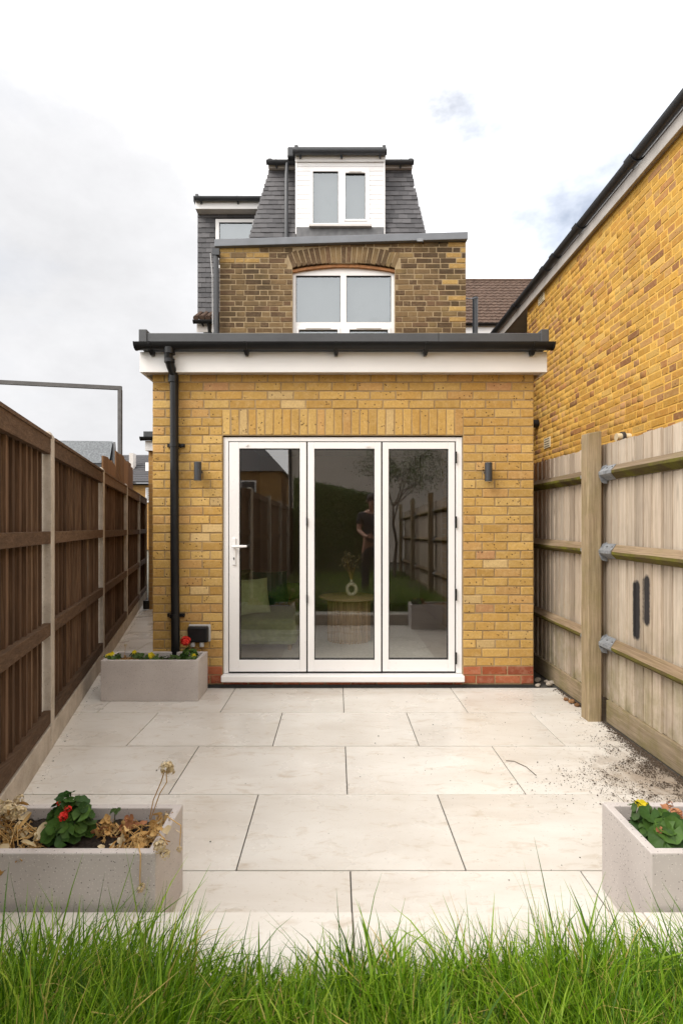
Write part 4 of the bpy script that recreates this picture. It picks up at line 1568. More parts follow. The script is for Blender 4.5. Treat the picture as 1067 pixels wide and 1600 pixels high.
# recessed window beyond the corner
window(nb, XN + 0.05, XN + 0.55, 3.3, 4.6, 8.70, [(XN + 0.10, XN + 0.50, 3.36, 4.54)])
xw = XN + 0.585
m = MB()
m.box(xw - 0.03, xw + 0.02, 9.2, 10.4, 3.2, 4.75)
m.build('side_window', M['white_pvc'], nb)
MB().box(xw - 0.034, xw - 0.031, 9.27, 10.33, 3.27, 4.68).build('side_pane', M['pane_up'], nb)
# bits on the wall: waste pipe, air brick, boiler flue
yp = F * XN / (840 - VX)
zp = AZ(662, yp)
m = MB().tube([(XN + 0.05, yp, zp), (XN - 0.10, yp, zp), (XN - 0.15, yp, zp - 0.02), (XN - 0.16, yp, zp - 0.06)], 0.062, 14)
m.build('waste_pipe', M['black_pvc'], nb, smooth=True)
yp = F * XN / (855 - VX)
zp = AZ(692, yp)
ab = MB().box(XN - 0.012, XN + 0.02, yp - 0.115, yp + 0.115, zp - 0.075, zp + 0.075).build('air_brick', M['vent'], nb, bevel=0.004)
for k in range(4):
    MB().box(XN - 0.0135, XN - 0.0125, yp - 0.09, yp + 0.09, zp - 0.055 + k * 0.034, zp - 0.045 + k * 0.034).build('vent_slot', M['gasket'], ab)
yp = F * XN / (846 - VX)
zp = AZ(466, yp)
ab = MB().box(XN - 0.012, XN + 0.02, yp - 0.115, yp + 0.115, zp - 0.075, zp + 0.075).build('air_brick', M['vent'], nb, bevel=0.004)
for k in range(4):
    MB().box(XN - 0.0135, XN - 0.0125, yp - 0.09, yp + 0.09, zp - 0.055 + k * 0.034, zp - 0.045 + k * 0.034).build('vent_slot', M['gasket'], ab)
yp = F * (XN - 0.08) / (971 - VX)
zp = AZ(683, yp)
fl = MB().tube([(XN + 0.03, yp, zp), (XN - 0.14, yp, zp)], 0.04, 16).build('flue', M['vent'], nb, smooth=True)
MB().tube([(XN - 0.06, yp, zp), (XN - 0.09, yp, zp)], 0.056, 16).build('flue_collar', M['lamp_grey'], fl, smooth=True)

# brown tiled house further back on the right
YB_ = 14.0
b2 = thing('far_house', 'house further back with brown interlocking tile roof between old brick wall and right neighbour', 'house', (5, YB_, 0))
bx0, bx1 = 2.0, 8.0
ez, rz = AZ(506, YB_), AZ(439.5, YB_ + 1.6)
m = MB()
m.box(bx0, bx1, YB_ + 0.30, YB_ + 6, 0, ez - 0.05)
m.build('wall', M['brick_far'], b2)
cols = int((bx1 - bx0) / 0.15)
rows = 15
vs, fs = [], []
nx = cols * 4 + 1
for r_ in range(rows):
    za, zc_ = ez + (rz - ez) * r_ / rows, ez + (rz - ez) * (r_ + 1) / rows
    ya, yc = YB_ + 1.6 * r_ / rows, YB_ + 1.6 * (r_ + 1) / rows
    base = len(vs)
    for i in range(nx):
        x = bx0 + (bx1 - bx0) * i / (nx - 1)
        wv = 0.022 * (1 - abs(((i / 4 + 0.5 * 0) % 1) * 2 - 1)) + rr.uniform(-0.003, 0.003)
        vs += [(x, ya - 0.004, za - 0.0), (x, ya - 0.012, za + 0.030 + wv), (x, yc, zc_ + 0.012 + wv * 0.6)]
    for i in range(nx - 1):
        a = base + i * 3
        fs += [(a, a + 3, a + 4, a + 1), (a + 1, a + 4, a + 5, a + 2)]
m = MB().add(vs, fs)
m.build('roof_tiles', M['brown_tile'], b2, kind='stuff')
m = MB()
m.hexa([(bx0, YB_ + 1.6, rz - 0.1), (bx1, YB_ + 1.6, rz - 0.1), (bx1, YB_ + 3.2, ez), (bx0, YB_ + 3.2, ez), (bx0, YB_ + 1.6, rz), (bx1, YB_ + 1.6, rz), (bx1, YB_ + 3.2, ez + 0.1), (bx0, YB_ + 3.2, ez + 0.1)])
m.build('rear_slope', M['brown_tile'], b2)
MB().tube([(bx0, YB_ + 1.62, rz + 0.01), (bx1, YB_ + 1.62, rz + 0.01)], 0.07, 10).build('ridge', M['brown_tile'], b2, smooth=True)
gutter('gutter', (bx0, YB_ - 0.05, ez - 0.01), (bx1, YB_ - 0.05, ez - 0.01), 0.06, b2, M['black_pvc'], (0, 1, 0))
MB().box(bx0, bx1, YB_ + 0.02, YB_ + 0.04, ez - 0.30, ez - 0.02).build('fascia', M['white_board'], b2)
MB().box(bx0, bx1, YB_ + 0.041, YB_ + 0.29, ez - 0.30, ez - 0.28).build('soffit', M['white_dim'], b2)
x = AX(752, YB_ - .05)
MB().tube([(x, YB_ + 0.2, ez - 0.05), (x, YB_ + 0.2, 0.0)], 0.04, 10).build('downpipe', M['black_pvc'], b2, smooth=True)

sp = thing('soil_pipe', 'dark grey soil vent pipe standing in front of the brown tiled roof', 'pipe', (AX(742, 11.0), 11.0, 0))
sx_ = AX(742, 11.0)
MB().tube([(sx_, 11.0, 0), (sx_, 11.0, AZ(466, 11.0))], 0.055, 14).build('pipe', M['lamp_grey'], sp, smooth=True)
MB().tube([(sx_, 11.0, AZ(468, 11.0)), (sx_, 11.0, AZ(465, 11.0))], 0.060, 14).build('cap', M['lamp_grey'], sp, smooth=True)
o = MB().tube([(OR_ - 0.01, 7.5, AZ(459, 7.5)), (OR_ + 0.12, 8.3, AZ(464, 8.3)), (AX(735, 10.0), 10.0, AZ(467, 10.0)), (sx_, 10.93, AZ(466, 11.0) - 0.02)], 0.010, 6).build('cable', M['black_pvc'])
tag(o, 'thin black cable from the old brick wall to the soil pipe', 'cable')

# ================================================================== LEFT BACKGROUND
lb = thing('neighbour_outbuilding', 'low neighbouring building with grey mineral felt roof behind the left fence', 'outbuilding', (-6, 9, 0))
ax0, ax1 = -9.0, AX(179, 10.4)
m = MB()
m.hexa([(ax0, 9.05, 0), (ax1 - 0.9, 9.05, 0), (ax1 - 2.4, 12.9, 0), (ax0, 12.9, 0), (ax0, 9.05, 2.33), (ax1 - 0.9, 9.05, 2.33), (ax1 - 2.4, 12.9, 2.33), (ax0, 12.9, 2.33)])
m.build('wall', M['brick_far'], lb)
m = MB()
ax1 = AX(178, 9.2)
za, zc_ = AZ(723, 8.9), AZ(690, 9.2)
m.hexa([(ax0, 8.92, za), (ax1 + 0.04, 8.92, za), (ax1 - 1.46, 12.9, za), (ax0, 12.9, za), (ax0, 9.16, zc_ + 0.06), (ax1, 9.16, zc_), (ax1 - 1.50, 12.9, zc_), (ax0, 12.9, zc_ + 0.06)])
m.build('roof', M['felt'], lb)
m = MB()
m.box(ax0, ax1 + 0.02, 8.94, 8.97, za - 0.14, za - 0.002)
m.hexa([(ax1 + 0.045, 8.95, za - 0.14), (ax1 + 0.075, 8.95, za - 0.14), (ax1 - 1.40, 12.9, za - 0.14), (ax1 - 1.44, 12.9, za - 0.14),
        (ax1 + 0.005, 9.17, zc_ - 0.01), (ax1 + 0.045, 9.17, zc_ - 0.01), (ax1 - 1.44, 12.9, zc_ - 0.01), (ax1 - 1.48, 12.9, zc_ - 0.01)])
m.build('roof_edge', M['dark_grey'], lb)

fr = thing('metal_frame', 'slim grey steel goalpost shaped frame standing behind the left fence', 'frame', (-4.5, 8.4, 0))
fa, fb = Vector((AX(188, 8.5), 8.5, AZ(606.5, 8.5))), Vector((-6.6, 7.92, AZ(606.5, 8.5) + 0.02))
d_ = (fb - fa).normalized()
MB().box(fa.x - 0.028, fa.x + 0.028, fa.y - 0.028, fa.y + 0.028, 0, fa.z - 0.0295).build('upright', M['steel_frame'], fr)
MB().box(fb.x - 0.028, fb.x + 0.028, fb.y - 0.028, fb.y + 0.028, 0, fb.z - 0.0295).build('upright', M['steel_frame'], fr)
u_ = Vector((-d_.y, d_.x, 0)) * 0.028
m = MB().sweep([u_ + Vector((0, 0, .029)), u_ - Vector((0, 0, .029)), -u_ - Vector((0, 0, .029)), -u_ + Vector((0, 0, .029))], fa - d_ * 0.028, fb + d_ * 0.028)
m.build('crossbar', M['steel_frame'], fr)

bp_ = thing('board_screen', 'taller orange brown boards sticking up behind the left fence', 'board screen', (-3.2, 8, 0))
ln = lambda y: -0.985 - 0.27 * y
yb = 6.10
rbk = random.Random(8)
for k, (w, top) in enumerate([(0.36, 2.19), (0.40, 2.20), (0.38, 2.20), (0.30, 2.40), (0.5, 2.41), (0.5, 2.41), (0.5, 2.42), (0.45, 2.42)]):
    y0, y1 = yb + 0.006, yb + w - 0.006
    yb += w
    t0, t1 = top + rbk.uniform(-0.02, 0.02), top + rbk.uniform(-0.02, 0.02)
    e = rbk.uniform(0, 0.03)
    MB().hexa([(ln(y0) - e, y0, 0.1), (ln(y1) - e, y1, 0.1), (ln(y1) - 0.02 - e, y1, 0.1), (ln(y0) - 0.02 - e, y0, 0.1),
               (ln(y0) - e, y0, t0), (ln(y1) - e, y1, t1), (ln(y1) - 0.02 - e, y1, t1), (ln(y0) - 0.02 - e, y0, t0)]).build('board', M['wood_tan'], bp_)

YF = 34.0
f2 = thing('distant_house', 'small distant brick house with grey slate roof seen past the end of the left fence', 'house', (-13, YF, 0))
m = MB()
m.box(-18, -8, YF, YF + 8, 0, AZ(756, YF))
m.build('wall', M['brick_far'], f2)
za, zc_ = AZ(755, YF), AZ(713, YF + 3)
m = MB()
m.hexa([(-18, YF - 0.3, za), (-8, YF - 0.3, za), (-8, YF + 3, zc_), (-18, YF + 3, zc_), (-18, YF - 0.3, za + 0.1), (-8, YF - 0.3, za + 0.1), (-8, YF + 3, zc_ + 0.1), (-18, YF + 3, zc_ + 0.1)])
rf = m.build('roof', M['slate'], f2)
for k in range(12):
    t0 = k / 12
    y, z = YF - 0.32 + 3.3 * t0, za + 0.10 + (zc_ - za) * t0
    MB().box(-18, -8, y - 0.02, y + 0.05, z - 0.02, z + 0.035).build('slate_course', M['slate'], rf)
gutter('gutter', (-18, YF - 0.4, za - 0.05), (-8, YF - 0.4, za - 0.05), 0.12, f2, M['black_pvc'], (0, 1, 0))
MB().box(AX(202, YF + 1), AX(208.5, YF + 1), YF + 1, YF + 1.5, za, AZ(708, YF + 1)).build('chimney', M['white_dim'], f2)
window(f2, AX(228.5, YF), AX(246, YF), AZ(785, YF), AZ(762, YF), YF - 0.08, [(AX(230.5, YF), AX(244, YF), AZ(783, YF), AZ(764, YF))])
MB().box(AX(228.5, YF + 1), AX(236, YF + 1), YF + 0.9, YF + 2, AZ(736, YF + 1), AZ(723, YF + 1)).build('roof_window', M['white_pvc'], f2)
print('part 3 ok')

# ================================================================== LEFT FENCE
lf = thing('left_fence', 'dark brown closeboard fence with grey concrete posts along the left side of the patio', 'fence', (-1.8, 3.3, 0))
rl = random.Random(31)
FH = 1.905


def fence_bay(fence, A, B, n_boards, matb, matr, rails, zb, zt, post_w, rail_d=0.042, rail_h=0.085, front=(1, 0)):
    """closeboard bay between posts centred on A and B (2-D); boards behind, rails in front; front = patio side"""
    A, B = Vector((A[0], A[1], 0)), Vector((B[0], B[1], 0))
    d = (B - A).normalized()
    nn = Vector((d.y, -d.x, 0))
    if nn.x * front[0] + nn.y * front[1] < 0:
        nn = -nn
    a, b = A + d * post_w / 2, B - d * post_w / 2
    L = (b - a).length
    w = L / n_boards
    for k in range(n_boards):
        o0 = -0.014 + rl.uniform(-0.003, 0.003)       # feather edge: one side of each board sits further back
        p0, p1 = a + d * (k * w + 0.001), a + d * ((k + 1) * w + 0.010)
        p1 = a + d * min((p1 - a).length, L)
        if k == 0:
            p0 = a
        t_ = zt + rl.uniform(-0.006, 0.004)
        i0, i1 = o0, o0 - 0.020
        vs = []
        for z in (zb, t_):
            vs += [p0 + nn * i0 + Vector((0, 0, z)), p1 + nn * i1 + Vector((0, 0, z)), p1 + nn * (i1 - 0.006) + Vector((0, 0, z)), p0 + nn * (i0 - 0.0225) + Vector((0, 0, z))]
        MB().hexa(vs).build('board', matb, fence)
    for (z, h) in rails:
        m_ = MB()
        f0, f1 = -0.030, -0.030 + rail_d
        jz = rl.uniform(-0.006, 0.006)
        vs = []
        for q in (z - h / 2, z + h / 2):
            vs += [a + nn * f0 + Vector((0, 0, q)), a + nn * f1 + Vector((0, 0, q)), b + nn * f1 + Vector((0, 0, q + jz)), b + nn * f0 + Vector((0, 0, q + jz))]
        m_.hexa(vs).build('rail', matr, fence, bevel=0.003)
    return d, nn, a, b


LP = [Vector((-1.244 - 0.0, y_)) for y_ in (-5.55, -3.6, -1.65, 0.30)] if False else []
lx = lambda y: -0.866 - 0.27 * y
LPY = [1.40, 3.34, 5.31, 7.28, 9.10, 10.5]
pts_ = [(lx(y) - 0.0, y) for y in LPY]
RAILS = [(FH - 0.05, 0.10), (1.30, 0.075), (0.745, 0.078), (0.205, 0.080)]
for i in range(len(pts_) - 1):
    A, B = pts_[i], pts_[i + 1]
    d, nn, a, b = fence_bay(lf, A, B, 18 if i < 4 else 13, M['wood_dark'], M['wood_dark_rail'], RAILS, 0.15, FH - 0.02, 0.10)
    vs = []
    for z in (0.0, 0.150):
        vs += [a + nn * -0.03 + Vector((0, 0, z)), a + nn * 0.012 + Vector((0, 0, z)), b + nn * 0.012 + Vector((0, 0, z)), b + nn * -0.03 + Vector((0, 0, z))]
    MB().hexa(vs).build('gravel_board', M['concrete'], lf, bevel=0.004)
    vs = []
    for z in (FH + 0.0005, FH + 0.020):               # thin capping on the top rail
        vs += [a + nn * -0.04 + Vector((0, 0, z)), a + nn * 0.018 + Vector((0, 0, z)), b + nn * 0.018 + Vector((0, 0, z)), b + nn * -0.04 + Vector((0, 0, z))]
    MB().hexa(vs).build('capping', M['wood_dark_rail'], lf)
for (x, y) in pts_:
    d = Vector((-0.27, 1, 0)).normalized()
    nn = Vector((d.y, -d.x, 0))
    c = Vector((x, y, 0))
    vs = []
    for (z, k) in ((0, 1.0), (1.925, 1.0), (1.955, 0.55)):
        for (s, t_) in ((-1, -1), (1, -1), (1, 1), (-1, 1)):
            vs.append(c + d * (0.042 * s * k) + nn * (-0.024 + 0.038 * t_ * k) + Vector((0, 0, z)))
    MB().add(vs, [(3, 2, 1, 0), (0, 1, 5, 4), (1, 2, 6, 5), (2, 3, 7, 6), (3, 0, 4, 7), (4, 5, 9, 8), (5, 6, 10, 9), (6, 7, 11, 10), (7, 4, 8, 11), (8, 9, 10, 11)]).build('concrete_post', M['concrete'], lf, bevel=0.006)
# beyond the frame the same fence runs on beside the lawn (seen mirrored in the doors)
gf = thing('lawn_side_fence', 'dark brown fence beside the lawn seen mirrored at the left of the glass doors', 'fence', (-1.24, -2.5, 0))
py_ = [-6.5, -4.55, -2.6, -0.65, 1.30]
for i in range(4):
    fence_bay(gf, (-1.26, py_[i]), (-1.26, py_[i + 1]), 14, M['wood_dark'], M['wood_dark_rail'], [(1.86, .1), (1.2, .085)], 0.1, FH - 0.02, 0.10)
for y in py_[:-1]:
    MB().box(-1.31, -1.21, y - 0.05, y + 0.05, 0, 1.95).build('concrete_post', M['concrete'], gf)

# ================================================================== RIGHT FENCE
rf_ = thing('right_fence', 'weathered pale timber fence with mossy arris rails along the right side of the patio', 'fence', (1.9, 3.8, 0))
XB = 1.915
rr = random.Random(17)
PY = [-6.0, -3.56, -1.12, 1.32, 3.84, 6.40, 8.9]
top_at = lambda y: 1.945 + (y - 2.96) * 0.016
bw_ = 0.0975
y = -5.9
while y < 7.25:
    y0, y1 = y, y + bw_ + 0.012
    y += bw_
    o0 = rr.uniform(-0.003, 0.003)
    t_ = top_at(y0) + rr.uniform(-0.006, 0.006)
    # thick edge of the board towards the camera, thin edge tucked under the next
    xa, xb = XB - 0.016 + o0, XB - 0.002 + o0
    vs = []
    for z in (0.155, t_):
        vs += [(xa + 0.004, y0 + 0.001, z), (xa + 0.019, y0 + 0.001, z), (xb + 0.008, y1, z), (xb + 0.001, y1, z)]
    MB().add(vs, [(0, 1, 2, 3), (7, 6, 5, 4), (4, 5, 1, 0), (5, 6, 2, 1), (6, 7, 3, 2), (7, 4, 0, 3)]).build('board', M['wood_pale'], rf_)
bays = [(PY[i] + 0.055, PY[i + 1] - 0.055) for i in range(len(PY) - 1)]
for (y0, y1) in bays:
    if y0 > 7:
        break
    y1 = min(y1, 7.2)
    for (z, mossy) in ((1.745, 1), (1.200, 1), (0.555, 0)):
        zz0, zz1 = z + (y0 - 3.84) * 0.012, z + (y1 - 3.84) * 0.012
        xb, xa = XB - 0.021, XB - 0.078
        jj = rr.uniform(-0.004, 0.004)
        m = MB()
        sec = lambda q: [(xb, q + 0.048), (xa, q + 0.006 + jj), (xa, q - 0.012 + jj), (xb, q - 0.048)]
        s0, s1 = sec(zz0), sec(zz1)
        nseg = 8
        ring = []
        for k in range(nseg + 1):
            f_ = k / nseg
            jz = rr.uniform(-0.003, 0.003)
            jx = rr.uniform(-0.003, 0.003)
            ring.append([(s0[i][0] + (jx if i in (1, 2) else 0), y0 + (y1 - y0) * f_, s0[i][1] * (1 - f_) + s1[i][1] * f_ + (jz if i in (1, 2) else 0)) for i in range(4)])
        vs = [p_ for r_ in ring for p_ in r_]
        for k in range(nseg):
            a = k * 4
            for i in range(4):
                i2 = (i + 1) % 4
                m.mi.append(1 if (i in (1, 2)) else 0)
                m.f.append((a + i2, a + i, a + 4 + i, a + 4 + i2))
        m.v = vs
        m.f += [(0, 1, 2, 3), (nseg * 4 + 3, nseg * 4 + 2, nseg * 4 + 1, nseg * 4)]
        m.mi += [0, 0]
        m.build('arris_rail', [M['wood_arris'], M['wood_moss']], rf_)
    # gravel board
    m = MB()
    m.hexa([(XB - 0.028, y0, 0.0), (XB - 0.004, y0, 0.0), (XB - 0.004, y1, 0.0), (XB - 0.028, y1, 0.0),
            (XB - 0.028, y0, 0.154), (XB - 0.004, y0, 0.154), (XB - 0.004, y1, 0.156), (XB - 0.028, y1, 0.156)])
    m.build('gravel_board', M['wood_gravel'], rf_, bevel=0.004)
    # galvanised brackets at both ends
    for (yy, s) in ((y0, 1), (y1, -1)):
        if yy > 7:
            continue
        for z in (1.745, 1.200, 0.555):
            zc_ = z + (yy - 3.84) * 0.012
            xb, xa = XB - 0.0195, XB - 0.082
            ya, yb2 = yy + 0.001 * s, yy + 0.17 * s
            m = MB()
            o_ = 0.0032
            sec = [(xb, zc_ + 0.052), (xa, zc_ + 0.008), (xa, zc_ - 0.014), (xb, zc_ - 0.052)]
            sec2 = [(xb, zc_ + 0.052 - o_), (xa + o_, zc_ + 0.008 - o_), (xa + o_, zc_ - 0.014 + o_), (xb, zc_ - 0.052 + o_)]
            yb3 = yb2 - 0.05 * s                     # raked end of the sleeve
            vs = []
            for (sc_, ) in ((sec,), (sec2,)):
                vs += [(q[0], ya, q[1]) for q in sc_] + [(q[0], (yb2 if i in (1, 2) else yb3), q[1]) for i, q in enumerate(sc_)]
            fs = []
            for i in range(3):
                fs += [(i, i + 1, 5 + i, 4 + i), (8 + i + 1, 8 + i, 12 + i, 13 + i), (4 + i, 5 + i, 13 + i, 12 + i), (i + 1, i, 8 + i, 9 + i)]
            fs += [(0, 4, 12, 8), (3, 11, 15, 7)]
            m.add(vs, fs)
            # flange on the post
            m.add([(xb - 0.002, ya, zc_ + 0.062), (xa + 0.030, ya, zc_ + 0.050), (xa + 0.012, ya, zc_ + 0.02), (xa + 0.003, ya, zc_ - 0.025), (xa + 0.022, ya, zc_ - 0.065), (xb - 0.002, ya, zc_ - 0.075),
                   (xb - 0.002, ya + 0.003 * s, zc_ + 0.062), (xa + 0.030, ya + 0.003 * s, zc_ + 0.050), (xa + 0.012, ya + 0.003 * s, zc_ + 0.02), (xa + 0.003, ya + 0.003 * s, zc_ - 0.025), (xa + 0.022, ya + 0.003 * s, zc_ - 0.065), (xb - 0.002, ya + 0.003 * s, zc_ - 0.075)],
                  [(5, 4, 3, 2, 1, 0), (6, 7, 8, 9, 10, 11)] + [(i, (i + 1) % 6, 6 + (i + 1) % 6, 6 + i) for i in range(6)])
            br = m.build('rail_bracket', M['galv'], rf_)
            for dy in (0.06, 0.13):
                p_ = Vector(((xb + xa) / 2, ya + dy * s, zc_ + 0.030))
                MB().tube([p_, p_ + Vector((-0.003, 0, 0.005))], 0.005, 7).build('screw', M['lead'], br)
for y in PY[:-1]:
    x0, x1 = 1.762, 1.856
    zt = 2.03
    m = MB()
    ring = []
    for k in range(9):
        z = -0.02 + (zt + 0.02) * k / 8
        ring += [(x0 + rr.uniform(-.002, .002), y - 0.055, z), (x1, y - 0.055, z), (x1, y + 0.055, z), (x0 + rr.uniform(-.002, .002), y + 0.055, z)]
    ring[-4:] = [(x0, y - 0.055, zt - 0.004), (x1, y - 0.055, zt + 0.012), (x1, y + 0.055, zt + 0.014), (x0, y + 0.055, zt)]
    fs = [(3, 2, 1, 0), (32, 33, 34, 35)]
    for k in range(8):
        for i in range(4):
            i2 = (i + 1) % 4
            fs.append((k * 4 + i, k * 4 + i2, k * 4 + 4 + i2, k * 4 + 4 + i))
    m.add(ring, fs)
    m.build('post', M['wood_post'], rf_, bevel=0.005)

# ================================================================== SOIL, STONES AND LITTER ON THE PAVING
rg = np.random.default_rng(5)


def crumbs(name, pos, size, mat, label=None):
    """angular bits: octahedra squashed onto the paving"""
    base = np.array([(1, 0, 0), (-1, 0, 0), (0, 1, 0), (0, -1, 0), (0, 0, 1), (0, 0, -0.6)], float)
    fc = np.array([(0, 2, 4), (2, 1, 4), (1, 3, 4), (3, 0, 4), (2, 0, 5), (1, 2, 5), (3, 1, 5), (0, 3, 5)])
    n_ = len(pos)
    v = base[None] * size[:, None, None] * rg.uniform(0.5, 1.3, (n_, 6, 1))
    ang = rg.uniform(0, 6.28, n_)
    ca, sa = np.cos(ang), np.sin(ang)
    x, y_ = v[..., 0] * ca[:, None] - v[..., 1] * sa[:, None] * 0.7, v[..., 0] * sa[:, None] + v[..., 1] * ca[:, None] * 0.7
    v = np.stack([x, y_, v[..., 2] * 0.6], -1) + pos[:, None, :]
    f_ = fc[None] + (np.arange(n_) * 6)[:, None, None]
    o = np_mesh(name, v.reshape(-1, 3), f_.reshape(-1, 3), mat, None, 'stuff')
    if label:
        o['label'] = label
        o['category'] = 'soil' if 'soil' in label else 'debris'
    return o


n_ = 17000
yy = rg.normal(2.98, 0.36, n_)
dist = np.abs(rg.exponential(0.075, n_)) * (1 + 2.2 * np.exp(-((yy - 2.85) / 0.25) ** 2))
xx = 1.872 - dist
cl = np.sin(xx * 21 + 3 * np.sin(yy * 11)) * np.sin(yy * 17 + 2 * np.sin(xx * 9)) + rg.normal(0, 0.45, n_)
k_ = (yy > 2.3) & (yy < 4.5) & (xx > 0.9) & ((cl > 0.05) | (dist < 0.05))
sz = np.clip(rg.lognormal(-6.0, 0.45, n_), 0.0012, 0.010)
pos = np.stack([xx, yy, sz * 0.3 + 0.001], -1)[k_]
ye = rg.uniform(2.2, 4.55, 1500)
xe = 1.868 - np.abs(rg.exponential(0.016, 1500))
se = np.clip(rg.lognormal(-5.4, 0.45, 1500), 0.002, 0.012)
pos = np.concatenate([pos, np.stack([xe, ye, se * 0.3], -1)])
sz = np.concatenate([sz[k_], se])
crumbs('soil_crumbs', pos, sz, M['dirt'], 'dark soil crumbs spilled on the paving beside the right fence')
n_ = 520
xx, yy = rg.uniform(-1.6, 1.8, n_), rg.uniform(1.75, 4.55, n_)
xx = np.where(rg.random(n_) < 0.4, xx, 0.5 + rg.random(n_) * 1.3)
k_ = xx > -0.8 - 0.27 * yy
sz = np.clip(rg.lognormal(-6.25, 0.5, n_), 0.0008, 0.0065)
crumbs('paving_grit', np.stack([xx, yy, sz * 0.3 + 0.001], -1)[k_], sz[k_], M['soil'], 'scattered dark grit specks on the cream paving slabs')
n_ = 500
yy = rg.uniform(1.75, 9.0, n_)
xx = lx(yy) + 0.052 + rg.exponential(0.012, n_)
sz = np.clip(rg.lognormal(-6.1, 0.5, n_), 0.001, 0.006)
crumbs('fence_foot_dirt', np.stack([xx, yy, sz * 0.2], -1), sz, M['soil'], 'thin line of dirt along the foot of the left fence')

rk = random.Random(77)


def stone(label, c, r, mat, group):
    vs, fs = [], []
    n1, n2 = 5, 8
    for i in range(n1 + 1):
        th = math.pi * i / n1
        for j in range(n2):
            ph = 2 * math.pi * j / n2
            q = r * rk.uniform(0.82, 1.12)
            vs.append((c[0] + q * math.sin(th) * math.cos(ph) * 1.2, c[1] + q * math.sin(th) * math.sin(ph), max(0.001, c[2] + q * math.cos(th) * 0.75)))
    for i in range(n1):
        for j in range(n2):
            j2 = (j + 1) % n2
            fs.append((i * n2 + j, (i + 1) * n2 + j, (i + 1) * n2 + j2, i * n2 + j2))
    tag(MB().add(vs, fs).build('stone', mat, None, smooth=True), label, 'stone', group)


for i, (px, py, r) in enumerate([(884, 1095, 0.020), (893, 1099, 0.024), (901, 1104, 0.021)]):
    Y_ = F * H / (py - HY)
    stone('small dark brown lump at the foot of the right fence just beyond its post', ((px - VX) * Y_ / F, Y_, r * 0.6), r, M['wood_tan'], 'brown lumps by the fence post')
for i in range(9):
    px, py, r = rk.uniform(838, 862), rk.uniform(1062, 1074), rk.uniform(0.012, 0.026)
    Y_ = F * H / (py - HY)
    stone('small pale rubble stone between brick corner and right fence', ((px - VX) * Y_ / F, Y_, r * 0.6), r, M['concrete'], 'rubble stones at the brick corner')
o = MB().tube([at(790, 1189, 1.36 * F / 364), at(803, 1190, 1.36 * F / 365), at(822, 1199, 1.36 * F / 374), at(837, 1212, 1.36 * F / 387)], 0.0022, 5).build('twig', M['bark'])
o.location.z = 0.002
tag(o, 'thin dark curved twig lying on the paving right of centre', 'twig')

# ================================================================== PLANTERS
LEAF = {}


def geranium_leaf(seed, mat):
    key = ('g', seed, mat.name)
    if key not in LEAF:
        r = random.Random(seed)
        vs = [(0, 0, 0.0)]
        n_ = 18
        for ring, rad in ((1, 0.55), (2, 1.0)):
            for k in range(n_ + 1):
                a = math.radians(-168 + 336 * k / n_) + math.pi / 2
                sc = rad * (1 + (0.055 * math.cos(k * math.pi * 2 / 3.0) if ring == 2 else 0)) * r.uniform(0.97, 1.03)
                zz = 0.16 * rad * rad + 0.07 * rad * math.cos(k * math.pi * 2 / 3.0 + 1) + r.uniform(-0.02, 0.02)
                vs.append((sc * math.cos(a), sc * math.sin(a), zz))
        fs = []
        for k in range(n_):
            fs.append((0, 1 + k, 2 + k))
            fs.append((1 + k, n_ + 2 + k, n_ + 3 + k, 2 + k))
        me = bpy.data.meshes.new('leaf')
        me.from_pydata(vs, [], fs)
        me.polygons.foreach_set('use_smooth', [True] * len(me.polygons))
        me.materials.append(mat)
        LEAF[key] = me
    return LEAF[key]


def dry_leaf(seed, mat, strap=False):
    key = ('d', seed, mat.name, strap)
    if key not in LEAF:
        r = random.Random(seed)
        vs, fs = [], []
        n_ = 8
        L, W = (1.0, 0.16) if strap else (1.0, 0.34)
        curl = r.uniform(0.6, 2.2)
        tw = r.uniform(-1.4, 1.4)
        for k in range(n_ + 1):
            t_ = k / n_
            w = W * (math.sin(math.pi * (0.08 + 0.9 * t_)) ** 0.7) * r.uniform(0.75, 1.2)
            a = curl * t_
            c = Vector((0, L * math.sin(a) / curl, L * (1 - math.cos(a)) / curl * (1 if seed % 2 else -0.4)))
            u = Vector((math.cos(tw * t_), 0, math.sin(tw * t_)))
            fold = 0.45 * w
            vs += [c - u * w + Vector((0, 0, fold * r.uniform(0.4, 1.3))), c + Vector((0, 0, r.uniform(-.02, .02))), c + u * w + Vector((0, 0, fold * r.uniform(0.4, 1.3)))]
        for k in range(n_):
            a = k * 3
            fs += [(a, a + 1, a + 4, a + 3), (a + 1, a + 2, a + 5, a + 4)]
        me = bpy.data.meshes.new('dried_leaf')
        me.from_pydata(vs, [], fs)
        me.polygons.foreach_set('use_smooth', [True] * len(me.polygons))
        me.materials.append(mat)
        LEAF[key] = me
    return LEAF[key]


